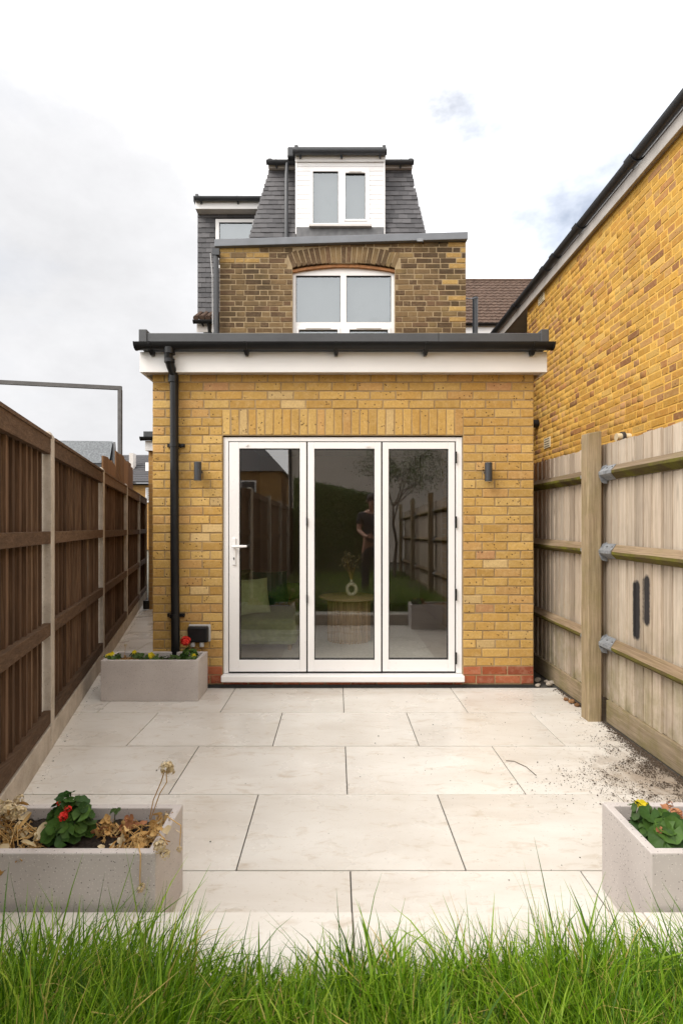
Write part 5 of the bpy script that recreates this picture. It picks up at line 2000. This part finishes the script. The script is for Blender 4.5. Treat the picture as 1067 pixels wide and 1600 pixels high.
def planter(label, x0, x1, y0, y1, h):
    p_ = thing('planter', label, 'planter', ((x0 + x1) / 2, (y0 + y1) / 2, 0), 'grey concrete planters')
    t_ = 0.030
    m_ = MB()
    O = [(x0, y0), (x1, y0), (x1, y1), (x0, y1)]
    I = [(x0 + t_, y0 + t_), (x1 - t_, y0 + t_), (x1 - t_, y1 - t_), (x0 + t_, y1 - t_)]
    vs = [(*q, 0.0) for q in O] + [(*q, h) for q in O] + [(*q, h) for q in I] + [(*q, 0.06) for q in I]
    fs = [(3, 2, 1, 0)]
    for k in range(4):
        k2 = (k + 1) % 4
        fs += [(k, k2, 4 + k2, 4 + k), (4 + k, 4 + k2, 8 + k2, 8 + k), (8 + k, 8 + k2, 12 + k2, 12 + k)]
    fs.append((12, 13, 14, 15))
    m_.add(vs, fs).build('trough', M['terrazzo'], p_, bevel=0.004)
    zz = h - 0.045
    m_ = MB()
    nx_, ny_ = 46, 18
    vs, fs = [], []
    for i in range(nx_ + 1):
        for j in range(ny_ + 1):
            vs.append((x0 + t_ + 0.0015 + (x1 - x0 - 2 * t_ - 0.003) * i / nx_, y0 + t_ + 0.0015 + (y1 - y0 - 2 * t_ - 0.003) * j / ny_, zz + rk.uniform(-0.009, 0.009)))
    for i in range(nx_):
        for j in range(ny_):
            a = i * (ny_ + 1) + j
            fs.append((a, a + ny_ + 1, a + ny_ + 2, a + 1))
    m_.add(vs, fs).build('soil', M['soil'], p_)
    return zz


zsL = planter('grey speckled concrete planter in the near left corner holding a geranium and dead leaves', -1.325, -0.577, 1.722, 2.030, 0.322)
zsR = planter('grey speckled concrete planter in the near right corner', 0.999, 1.780, 1.716, 2.037, 0.326)
zsB = planter('grey concrete planter with yellow pansies against the brick wall by the downpipe', -1.850, -1.084, 4.232, 4.545, 0.321)


def euler_to(n_, spin):
    q = Vector(n_).normalized().to_track_quat('Z', 'Y')
    return (q @ Matrix.Rotation(spin, 3, 'Z').to_quaternion()).to_euler()


def petals(m_, c, r, n_, rr_, size, squash=1.0):
    for _ in range(n_):
        d = Vector((rr_.gauss(0, 1), rr_.gauss(0, 1), rr_.gauss(0.2, 1) * squash)).normalized()
        p_ = Vector(c) + d * r * rr_.uniform(0.55, 1.0)
        u = d.orthogonal().normalized()
        u = (Matrix.Rotation(rr_.uniform(0, 6.28), 3, d) @ u)
        w = d.cross(u)
        s = size * rr_.uniform(0.7, 1.2)
        m_.add([p_ - u * s, p_ - w * s * 0.8 + d * s * 0.35, p_ + u * s + d * s * 0.2, p_ + w * s * 0.8 + d * s * 0.35], [(0, 1, 2, 3)])


def geranium(label, c, rx, ry, rz, n_leaf, lr, heads, seed, group=None, bud=None, mat=None, headmat=None):
    g = thing('geranium', label, 'geranium', c, group)
    r = random.Random(seed)
    m_ = MB()
    for k in range(n_leaf):
        while True:
            d = Vector((r.gauss(0, 1), r.gauss(-0.15, 1), r.gauss(0.35, 0.8)))
            d.normalize()
            if d.z > -0.25:
                break
        q = r.uniform(0.62, 1.0)
        p_ = Vector(c) + Vector((d.x * rx * q, d.y * ry * q, 0.02 + max(d.z, 0) * rz * q + r.uniform(0, 0.02)))
        nrm = Vector((d.x * 0.8, d.y * 0.8 - 0.25, 0.65 + d.z * 0.4)) + Vector((r.gauss(0, .25), r.gauss(0, .25), 0))
        s = lr * r.uniform(0.6, 1.2)
        inst('leaf', geranium_leaf(r.randrange(5), mat or M['gleaf']), g, p_, euler_to(nrm, r.uniform(0, 6.28)), (s, s, s))
        m_.tube([Vector(c) + Vector((d.x * rx * .15, d.y * ry * .15, -0.02)), Vector(c) + Vector((d.x * rx * .6, d.y * ry * .6, rz * 0.25)), p_ + Vector((0, 0, 0.001))], 0.0022, 5)
    for (hp, hr, n_p) in heads:
        m_.tube([Vector(c), Vector(c).lerp(Vector(hp), 0.6) + Vector((0.004, 0, 0.01)), hp], 0.0025, 5)
    m_.build('stems', M['pleaf'], g)
    for (hp, hr, n_p) in heads:
        m_ = MB()
        petals(m_, hp, hr, n_p, r, hr * 0.45)
        m_.build('flower_head', headmat or M['red'], g)
    return g


def W(px, py, Y_):
    return at(px, py, Y_)


geranium('bushy dark green geranium with a red flower head in the near left planter', Vector((AX(103, 1.86), 1.87, zsL + 0.005)), 0.080, 0.075, 0.125, 74, 0.026,
         [(W(99, 1276, 1.80), 0.015, 40), (W(107, 1264, 1.83), 0.012, 26), (W(92, 1255, 1.84), 0.008, 12)], 3)
geranium('large leaved green geranium with faded orange flowers in right planter', Vector((AX(1031, 1.84), 1.84, zsR + 0.0)), 0.078, 0.080, 0.070, 46, 0.036,
         [(W(1029, 1296, 1.80), 0.015, 30), (W(1032, 1278, 1.84), 0.010, 16)], 8, headmat=M['dry_brown'])
geranium('small geranium with bright red flower ball at right end of the planter by the wall', Vector((AX(296, 4.40), 4.40, zsB)), 0.068, 0.07, 0.075, 46, 0.022,
         [(W(290, 1001.5, 4.36), 0.036, 110)], 12)


def dried_plant(label, spots, n_leaf, size, seed, mats, parent_c, strap=0.3, heads=(), headmat=None, stems=True):
    g = thing('dried_plant', label, 'dead plant', parent_c)
    r = random.Random(seed)
    for (c, rx, ry, rz, n_) in spots:
        for k in range(n_):
            p_ = Vector(c) + Vector((r.gauss(0, rx * 0.5), r.gauss(0, ry * 0.5), abs(r.gauss(0, rz * 0.5))))
            s = size * r.uniform(0.55, 1.25)
            st = r.random() < strap
            inst('dried_leaf', dry_leaf(r.randrange(9), r.choice(mats), st), g, p_, (r.uniform(-0.9, 0.9), r.uniform(-0.9, 0.9), r.uniform(0, 6.28)), (s * (1.0 if not st else 0.8), s * (1 if not st else 1.5), s))
    if stems:
        m_ = MB()
        for (c, rx, ry, rz, n_) in spots:
            for k in range(n_):
                a, b_ = r.uniform(0, 6.28), r.uniform(0.6, 1.3)
                p0 = Vector(c) + Vector((r.gauss(0, rx * .25), r.gauss(0, ry * .25), rz * 0.3))
                p2 = Vector(c) + Vector((math.cos(a) * rx * b_, math.sin(a) * ry * b_, r.uniform(0.002, rz * 0.6)))
                pm = (p0 + p2) / 2 + Vector((r.gauss(0, .008), r.gauss(0, .008), r.uniform(0.005, rz * 0.6)))
                m_.tube([p0, pm, p2], r.uniform(0.0010, 0.0021), 4)
        m_.build('dry_stems', M['dry'], g)
    for h in heads:
        path, hr, n_p = h[:3]
        if path:
            m_ = MB()
            m_.tube(path, 0.0019, 6)
            m_.build('flower_stalk', M['dry'], g)
        c = Vector(h[3]) if len(h) > 3 else Vector(path[-1])
        m_ = MB()
        petals(m_, c, hr, n_p, r, hr * 0.34)
        hd = m_.build('flower_head', headmat or M['dry_pale'], g)
        m_ = MB()
        petals(m_, c, hr * 1.12, max(5, n_p // 9), r, hr * 0.16)
        m_.build('seed_tip', M['dry_tip'], hd)
    return g


zl = zsL
PW = lambda px, Y_, z: Vector((AX(px, Y_), Y_, z))
base = PW(222, 1.86, zl)
dried_plant('dead straw coloured plant with drooping flower heads at the right end of near left planter',
            [(PW(228, 1.83, zl), 0.065, 0.085, 0.062, 44), (PW(252, 1.93, zl), 0.035, 0.06, 0.06, 18), (PW(195, 1.79, zl), 0.06, 0.03, 0.03, 20)], 0, 0.038, 41,
            [M['dry'], M['dry'], M['dry_pale']], base, 0.45,
            heads=[([W(234, 1280, 1.90), W(240, 1250, 1.90), W(252, 1222, 1.90), W(258, 1203, 1.90)], 0.024, 70, W(261, 1199, 1.90)),
                   ([W(236, 1280, 1.91), W(250, 1240, 1.905), W(261, 1222, 1.90), W(260, 1205, 1.90)], 0.016, 40, W(267, 1206, 1.91)),
                   ([W(214, 1310, 1.82), W(217, 1322, 1.75), W(220, 1336, 1.712), W(219, 1375, 1.708), W(219.5, 1381, 1.706)], 0.0145, 46, W(220.5, 1388, 1.705)),
                   ([W(240, 1298, 1.82), W(250, 1303, 1.78), W(258, 1313, 1.74)], 0.022, 60, W(249, 1322, 1.715)),
                   ([W(245, 1300, 1.82), W(257, 1310, 1.76), W(262, 1320, 1.73)], 0.016, 46, W(258, 1335, 1.715)),
                   ([W(262, 1276, 1.90), W(283, 1290, 1.90), W(282, 1308, 1.895), W(281, 1321, 1.89)], 0.011, 40, W(281, 1327, 1.885))])
dried_plant('clump of dead rust brown leaves just right of the red geranium in near left planter',
            [(PW(165, 1.90, zl), 0.06, 0.05, 0.05, 26), (PW(200, 1.92, zl), 0.05, 0.05, 0.045, 24)], 0, 0.036, 43, [M['dry'], M['dry_brown']], PW(180, 1.9, zl), 0.2)
dried_plant('heap of pale yellow dead leaves at the left end of the near left planter',
            [(PW(22, 1.84, zl), 0.06, 0.08, 0.095, 30), (PW(48, 1.78, zl), 0.05, 0.05, 0.04, 34), (PW(12, 1.93, zl), 0.05, 0.04, 0.11, 16)], 0, 0.052, 47, [M['dry'], M['dry_pale']], PW(30, 1.85, zl), 0.6,
            heads=[(None, 0.032, 70, W(12, 1266, 1.88)), (None, 0.026, 60, W(28, 1270, 1.86)), (None, 0.018, 40, W(31, 1250, 1.93))])
dried_plant('dead rust coloured bloom in the near right planter behind the geranium',
            [(PW(1062, 1.88, zsR), 0.05, 0.06, 0.07, 34), (Vector((1.42, 1.87, zsR)), 0.12, 0.07, 0.05, 36), (Vector((1.63, 1.88, zsR)), 0.08, 0.07, 0.04, 22)], 0, 0.034, 51, [M['dry_brown'], M['dry']], PW(1062, 1.88, zsR), 0.3,
            heads=[(None, 0.026, 90, W(1058, 1276, 1.86)), (None, 0.022, 70, W(1066, 1294, 1.84)), (None, 0.013, 30, W(1046, 1257, 1.93))], headmat=M['dry_brown'])


def pansy(label, c, size, nf, seed, group=None, nl=16, lr=0.016, spread=0.04):
    g = thing('pansy', label, 'flower', c, group)
    r = random.Random(seed)
    for k in range(nl):
        a = r.uniform(0, 6.28)
        q = spread * math.sqrt(r.random())
        s = lr * r.uniform(0.7, 1.2)
        inst('leaf', geranium_leaf(r.randrange(5), M['pleaf']), g, Vector(c) + Vector((q * math.cos(a), q * math.sin(a), -size * 0.8 + r.uniform(-0.008, 0.016))),
             euler_to((math.cos(a) * 0.8, math.sin(a) * 0.8 - 0.3, 0.8), r.uniform(0, 6.28)), (s * 0.7, s * 1.2, s))
    m_ = MB()
    for f_ in range(nf):
        fc_ = Vector(c) + (Vector((r.uniform(-1, 1), r.uniform(-.6, .6), r.uniform(-.2, .7))) * size * (0.9 if nf > 1 else 0.0))
        nrm = Vector((r.uniform(-.4, .4), -1, r.uniform(0.1, 0.7))).normalized()
        u = nrm.orthogonal().normalized()
        w = nrm.cross(u)
        for k in range(5):
            a = 2 * math.pi * k / 5 + r.uniform(-.15, .15)
            d = u * math.cos(a) + w * math.sin(a)
            e_ = nrm.cross(d)
            m_.add([fc_, fc_ + d * size * .6 - e_ * size * .5 + nrm * size * .1, fc_ + d * size * 1.05 + nrm * size * r.uniform(-.1, .3), fc_ + d * size * .6 + e_ * size * .5 + nrm * size * .15], [(0, 1, 2, 3)])
    m_.build('petals', M['yellow'], g)
    MB().tube([Vector(c), Vector(c) + Vector((0, 0.003, -size - 0.02))], 0.0018, 5).build('stem', M['pleaf'], g)
    return g


pansy('yellow pansy at the left end of the planter by the wall', W(173, 1025, 4.33), 0.022, 3, 1, None, 20)
pansy('pale yellow pansy left of the middle of the planter by the wall', W(213, 1021, 4.38), 0.020, 2, 2, None, 20)
pansy('bright yellow pansy in the middle of the planter by the wall', W(239, 1025, 4.34), 0.026, 4, 3, None, 20)
pansy('small yellow pansy below the red flower in the planter by the wall', W(301, 1024.5, 4.31), 0.019, 3, 4, None, 14)
pansy('yellow pansy at the back left of the near right planter', W(998, 1257, 1.90), 0.015, 3, 5, None, 10, 0.018)
# low green foliage and dry bits between the pansies
gp = thing('bedding_plants', 'low green bedding leaves filling the planter by the wall', 'plants', (AX(240, 4.38), 4.38, zsB))
r = random.Random(15)
for k in range(120):
    px = r.choice([r.uniform(165, 188), r.uniform(205, 312), r.uniform(215, 300)])
    c = PW(px, r.uniform(4.29, 4.49), zsB + r.uniform(0.006, 0.036))
    s = r.uniform(0.010, 0.022)
    inst('leaf', geranium_leaf(r.randrange(5), M['pleaf']), gp, c, euler_to((r.gauss(0, .5), r.gauss(-.3, .5), 0.8), r.uniform(0, 6.28)), (s * 0.75, s * 1.15, s))
dried_plant('dry brown tuft near the left end of the planter by the wall', [(PW(200, 4.36, zsB), 0.09, 0.07, 0.035, 34)], 0, 0.026, 61, [M['dry'], M['dry_brown']], PW(200, 4.36, zsB), 0.3,
            heads=[([PW(193, 4.40, zsB), W(196, 1016, 4.40), W(196.5, 1008, 4.40)], 0.013, 20)])
sp_ = thing('seedling', 'tiny bright green seedling in the near left planter behind the dead leaves', 'seedling', PW(180, 1.95, zl))
for k in range(4):
    inst('leaf', geranium_leaf(k, M['pleaf']), sp_, W(180 + (k - 1.5) * 3, 1268 - (k % 2) * 2, 1.93), euler_to((0.4 * (k - 1.5), -0.6, 0.7), k * 1.7), (0.007, 0.012, 0.01))
MB().tube([PW(180, 1.95, zl - 0.01), W(180, 1268, 1.93)], 0.0015, 5).build('stem', M['pleaf'], sp_)

# ================================================================== LONG GRASS


def grass(name, n_, xr, yr, lfun, width, seed, z0, segs=4, dens=None):
    g = np.random.default_rng(seed)
    x = g.uniform(*xr, n_)
    y = g.uniform(*yr, n_)
    # tufts: pull roots towards random clump centres
    nc = max(30, n_ // 160)
    cx_, cy_ = g.uniform(*xr, nc), g.uniform(*yr, nc)
    idx = g.integers(0, nc, n_)
    pull = (g.random(n_) < 0.6) * g.uniform(0.5, 0.95, n_)
    x = x * (1 - pull) + cx_[idx] * pull + g.normal(0, 0.012, n_)
    y = np.clip(y * (1 - pull) + cy_[idx] * pull + g.normal(0, 0.012, n_), yr[0], yr[1])
    L = lfun(x, y) * np.clip(g.normal(0.88, 0.19, n_), 0.3, 1.3)
    ldir = g.uniform(0, 2 * np.pi, nc)[idx] + g.normal(0, 0.7, n_)
    arch = g.random(n_) < 0.22
    lean = np.abs(g.normal(0.28, 0.22, n_)) + 0.05 + arch * g.uniform(0.2, 0.7, n_)
    L = L * (1 + 0.25 * arch)
    curve = np.abs(g.normal(0.85, 0.65, n_))
    w = width * np.clip(g.lognormal(0, 0.35, n_), 0.5, 2.4)
    face = ldir + np.pi / 2 + g.normal(0, 0.5, n_)
    V = np.empty((n_, (segs + 1) * 2, 3), np.float32)
    px, py, pz = x.copy(), y.copy(), np.full(n_, z0)
    for k in range(segs + 1):
        t_ = k / segs
        ww = w * (1 - t_ ** 1.6) * 0.5 + 0.0002
        V[:, 2 * k] = np.stack([px - np.cos(face) * ww, py - np.sin(face) * ww, pz], -1)
        V[:, 2 * k + 1] = np.stack([px + np.cos(face) * ww, py + np.sin(face) * ww, pz], -1)
        a = np.minimum(lean + curve * t_ ** 1.5 * 1.4, 2.1)
        st = L / segs
        px = px + np.cos(ldir) * np.sin(a) * st
        py = py + np.sin(ldir) * np.sin(a) * st
        pz = pz + np.cos(a) * st
    f_ = []
    for k in range(segs):
        f_.append(np.array([2 * k, 2 * k + 1, 2 * k + 3, 2 * k + 2]))
    f_ = np.stack(f_)[None] + (np.arange(n_) * (segs + 1) * 2)[:, None, None]
    return np_mesh(name, V.reshape(-1, 3), f_.reshape(-1, 4), M['grass'], None, 'stuff')


def glen(x, y):
    b = 0.198 + 0.07 * np.exp(-((x + 0.55) / 0.22) ** 2) - 0.055 * np.exp(-((x + 0.17) / 0.13) ** 2) + 0.065 * np.exp(-((x - 0.58) / 0.14) ** 2) + 0.05 * np.exp(-((x - 0.95) / 0.16) ** 2)
    b = b + 0.035 * np.exp(-((x + 0.85) / 0.15) ** 2) + 0.02 * np.sin(x * 23 + y * 9)
    return b * (1.0 + 0.25 * np.clip((1.3 - y) / 0.6, 0, 1))


go = grass('long_grass', 78000, (-1.15, 1.6), (0.55, 1.415), glen, 0.0058, 3, 0.11)
go['label'] = 'long uncut green grass along the bottom of the picture in front of the paving'
go['category'] = 'grass'
go = grass('lawn_grass', 16000, (-1.2, 1.85), (-6.4, 0.5), lambda x, y: 0.10 + 0 * x, 0.009, 4, 0.11, 3)
go['label'] = 'lawn grass stretching away behind the camera seen mirrored in the doors'
go['category'] = 'grass'

# ================================================================== GARDEN BEHIND THE CAMERA (mirrored in the doors)
hd = thing('hedge', 'tall dark clipped hedge at the end of the lawn mirrored in the glass doors', 'hedge', (-0.4, -6.3, 0.1))
gg = np.random.default_rng(12)
n_ = 9000
hx_ = gg.uniform(-1.2, 1.1, n_)
top = 2.75 - 0.22 * (hx_ + 1.2)
side = gg.random(n_) < 0.8
hz_ = np.where(side, gg.uniform(0.1, 1, n_) * top, top + gg.normal(0, 0.04, n_))
hy_ = np.where(side, -5.7 + gg.normal(0, 0.06, n_), gg.uniform(-6.6, -5.7, n_))
cc = np.stack([hx_, hy_, hz_], -1)
u = gg.normal(0, 1, (n_, 3))
u /= np.linalg.norm(u, axis=1)[:, None]
w = gg.normal(0, 1, (n_, 3))
w -= u * (u * w).sum(1)[:, None]
w /= np.linalg.norm(w, axis=1)[:, None]
V = np.stack([cc - u * 0.028, cc - w * 0.018, cc + u * 0.028, cc + w * 0.018], 1) - np.array(hd['og'])
np_mesh('leaves', V.reshape(-1, 3), (np.array([[0, 1, 2, 3]]) + (np.arange(n_) * 4)[:, None]), M['hedge'], hd, 'stuff')
MB().hexa([(-1.2, -6.6, 0.1), (1.1, -6.6, 0.1), (1.1, -5.78, 0.1), (-1.2, -5.78, 0.1), (-1.2, -6.6, 2.68), (1.1, -6.6, 2.18), (1.1, -5.78, 2.18), (-1.2, -5.78, 2.68)]).build('branches', M['hedge'], hd)

rh = thing('rendered_building', 'cream rendered building beyond the hedge mirrored in the glass doors', 'building', (2, -13, 0))
MB().box(-1.9, 7.0, -18, -12, 0, 6.3).build('wall', M['render_wall'], rh)
MB().box(-2.0, 7.1, -18.1, -11.9, 6.301, 6.45).build('roof', M['dark_grey'], rh)
MB().tube([(-1.8, -11.92, 6.3), (-1.8, -11.92, 0)], 0.05, 10).build('downpipe', M['black_pvc'], rh)
bhs = thing('brick_house', 'orange brick house with a grey slate roof mirrored high in the left glass door', 'house', (-6, -15, 0))
MB().box(-10.5, -2.5, -22, -15, 0, 3.9).build('wall', M['brick_far'], bhs)
MB().hexa([(-10.7, -22.2, 3.901), (-2.3, -22.2, 3.901), (-2.3, -14.8, 3.901), (-10.7, -14.8, 3.901), (-8.5, -18.6, 6.3), (-4.5, -18.6, 6.3), (-4.5, -18.4, 6.3), (-8.5, -18.4, 6.3)]).build('roof', M['slate'], bhs)
window(bhs, -4.9, -3.6, 2.0, 3.5, -14.92, [(-4.8, -4.3, 2.1, 3.4), (-4.2, -3.7, 2.1, 3.4)])

tr = thing('bare_tree', 'thin small leaved tree by the right fence mirrored in the right glass door', 'tree', (1.45, -4.4, 0.1))
m = MB()
rt = random.Random(6)
tips = []


def limb(p_, d, L, r_, lev):
    pts2 = [p_]
    q = Vector(p_)
    dd = Vector(d)
    for k in range(4):
        dd = (dd + Vector((rt.gauss(0, .16), rt.gauss(0, .16), rt.gauss(0.04, .1)))).normalized()
        q = q + dd * L / 4
        pts2.append(q.copy())
    m.tube(pts2, [r_ * (1 - 0.14 * k) for k in range(5)], 7 if lev == 0 else 5)
    if lev < 3:
        for k in range(3 if lev else 5):
            i = rt.randrange(2, 5)
            limb(pts2[i], (dd + Vector((rt.gauss(0, .7), rt.gauss(0, .7), rt.gauss(0.25, .35)))).normalized(), L * rt.uniform(0.45, 0.7), r_ * 0.5, lev + 1)
    else:
        tips.append(q)


limb(Vector((1.45, -4.4, 0.05)), Vector((0, 0, 1)), 1.9, 0.055, 0)
m.build('trunk', M['bark'], tr)
m = MB()
for q in tips:
    for k in range(60):
        c = q + Vector((rt.gauss(0, .17), rt.gauss(0, .17), rt.gauss(0, .17)))
        u2 = Vector((rt.gauss(0, 1), rt.gauss(0, 1), rt.gauss(0, 1))).normalized()
        w2 = u2.orthogonal().normalized()
        m.add([c - u2 * .03, c - w2 * .017, c + u2 * .03, c + w2 * .017], [(0, 1, 2, 3)])
m.build('crown', M['hedge'], tr, kind='stuff')

# ------------------------------------------------------------------ the person seen only as a reflection
PX, PYY, PZ = 0.63, -0.42, 0.112
pe = thing('person', 'person in charcoal t-shirt and black trousers, hands joined, mirrored in the middle glass door', 'person', (PX, PYY, PZ))


def skinned(name, verts, edges, radii, mat, parent, root=0, sub=1):
    og = Vector(parent['og'])
    me = bpy.data.meshes.new(name)
    me.from_pydata([tuple(Vector(v) + Vector((PX, PYY, PZ)) - og) for v in verts], edges, [])
    me.materials.append(mat)
    o = bpy.data.objects.new(name, me)
    COL.objects.link(o)
    o.parent = parent
    o['og'] = tuple(og)
    sk_ = o.modifiers.new('skin', 'SKIN')
    sk_.use_smooth_shade = True
    for v, r_ in zip(me.skin_vertices[0].data, radii):
        v.radius = (r_, r_) if not isinstance(r_, tuple) else r_
    for k, v in enumerate(me.skin_vertices[0].data):
        v.use_root = (k == root)
    s_ = o.modifiers.new('sub', 'SUBSURF')
    s_.levels = s_.render_levels = sub
    return o


# facing +Y, head bowed, both hands together in front of the belly
V_ = [(0, 0, 0.98), (0, 0.00, 1.16), (0, 0.015, 1.34), (0, 0.03, 1.48), (0, 0.06, 1.56), (0, 0.10, 1.62), (0, 0.135, 1.72), (0, 0.13, 1.80),
      (-.19, .02, 1.47), (-.235, .03, 1.20), (-.13, .25, 1.10), (-.07, .30, 1.10), (.19, .02, 1.47), (.235, .03, 1.20), (.13, .25, 1.10), (.07, .30, 1.10),
      (-.10, 0, .90), (-.115, .01, .48), (-.12, -.02, .08), (-.125, .12, .035), (.10, 0, .90), (.115, .01, .48), (.12, -.02, .08), (.125, .12, .035)]
E_ = [(0, 1), (1, 2), (2, 3), (3, 4), (4, 5), (5, 6), (6, 7), (3, 8), (8, 9), (9, 10), (10, 11), (3, 12), (12, 13), (13, 14), (14, 15),
      (0, 16), (16, 17), (17, 18), (18, 19), (0, 20), (20, 21), (21, 22), (22, 23)]
R_ = [.135, .135, .15, .13, .055, .055, .085, .075, .06, .047, .033, .036, .06, .047, .033, .036, .095, .06, .042, .04, .095, .06, .042, .04]
skinned('body', V_, E_, R_, M['skin'], pe, 0, 2)
Vs = [(0, 0, 0.93), (0, 0.00, 1.16), (0, 0.015, 1.34), (0, 0.03, 1.485), (0, .05, 1.53), (-.195, .02, 1.475), (-.228, .028, 1.30), (.195, .02, 1.475), (.228, .028, 1.30)]
skinned('tshirt', Vs, [(0, 1), (1, 2), (2, 3), (3, 4), (3, 5), (5, 6), (3, 7), (7, 8)], [.165, .16, .172, .15, .075, .078, .074, .078, .074], M['shirt'], pe, 0, 2)
Vt = [(0, 0, 1.0), (0, 0, 0.93), (-.10, 0, .86), (-.115, .01, .48), (-.12, -.02, .07), (.10, 0, .86), (.115, .01, .48), (.12, -.02, .07)]
skinned('trousers', Vt, [(0, 1), (1, 2), (2, 3), (3, 4), (1, 5), (5, 6), (6, 7)], [.155, .155, .115, .08, .062, .115, .08, .062], M['trouser'], pe, 0, 2)
m = MB()
prof_ = [(0.098 * math.sin(math.pi * k / 10), -0.098 * math.cos(math.pi * k / 10)) for k in range(1, 10)]
m.lathe(Vector((PX, PYY + 0.118, PZ + 1.772)), prof_, 18)
m.build('hair', M['hair'], pe, smooth=True)
for s in (-1, 1):
    m = MB()
    o_ = Vector((PX, PYY, PZ))
    for (dx_, dz_, L) in ((-.024, 0, .062), (-.008, .008, .072), (.008, .008, .068), (.024, 0, .052)):
        b0 = o_ + Vector((s * .06 + dx_ * .5, .325, 1.10 + dx_))
        m.tube([b0, b0 + Vector((-s * L * .5, .02, .004)), b0 + Vector((-s * L * .9, .012, -.012))], [.0095, .009, .007], 7)
    b0 = o_ + Vector((s * .075, .31, 1.125))
    m.tube([b0, b0 + Vector((-s * .02, .025, .02)), b0 + Vector((-s * .04, .03, .012))], [.011, .010, .008], 7)
    m.build('fingers', M['skin'], pe, smooth=True)
for s in (-1, 1):
    skinned('shoe', [(s * .12, -.05, .045), (s * .125, .06, .04), (s * .13, .17, .03)], [(0, 1), (1, 2)], [.05, .052, .036], M['trouser'], pe, 1, 2)
# face and ears
o_ = Vector((PX, PYY, PZ))
m = MB()
m.tube([o_ + Vector((0, .205, 1.735)), o_ + Vector((0, .232, 1.70)), o_ + Vector((0, .21, 1.685))], [.010, .014, .010], 8)
for s in (-1, 1):
    m.tube([o_ + Vector((s * .083, .125, 1.745)), o_ + Vector((s * .094, .118, 1.72)), o_ + Vector((s * .082, .125, 1.695))], [.012, .016, .010], 7)
m.build('nose_and_ears', M['skin'], pe, smooth=True)
m = MB()
for s in (-1, 1):
    m.lathe(o_ + Vector((s * .032, .205, 1.735)), [(.004, -.007), (.010, -.003), (.010, .003), (.004, .007)], 8)
m.tube([o_ + Vector((-.024, .203, 1.66)), o_ + Vector((0, .212, 1.658)), o_ + Vector((.024, .203, 1.66))], .005, 6)
m.build('eyes_and_mouth', M['hair'], pe)
print('scene built', len(bpy.data.objects))
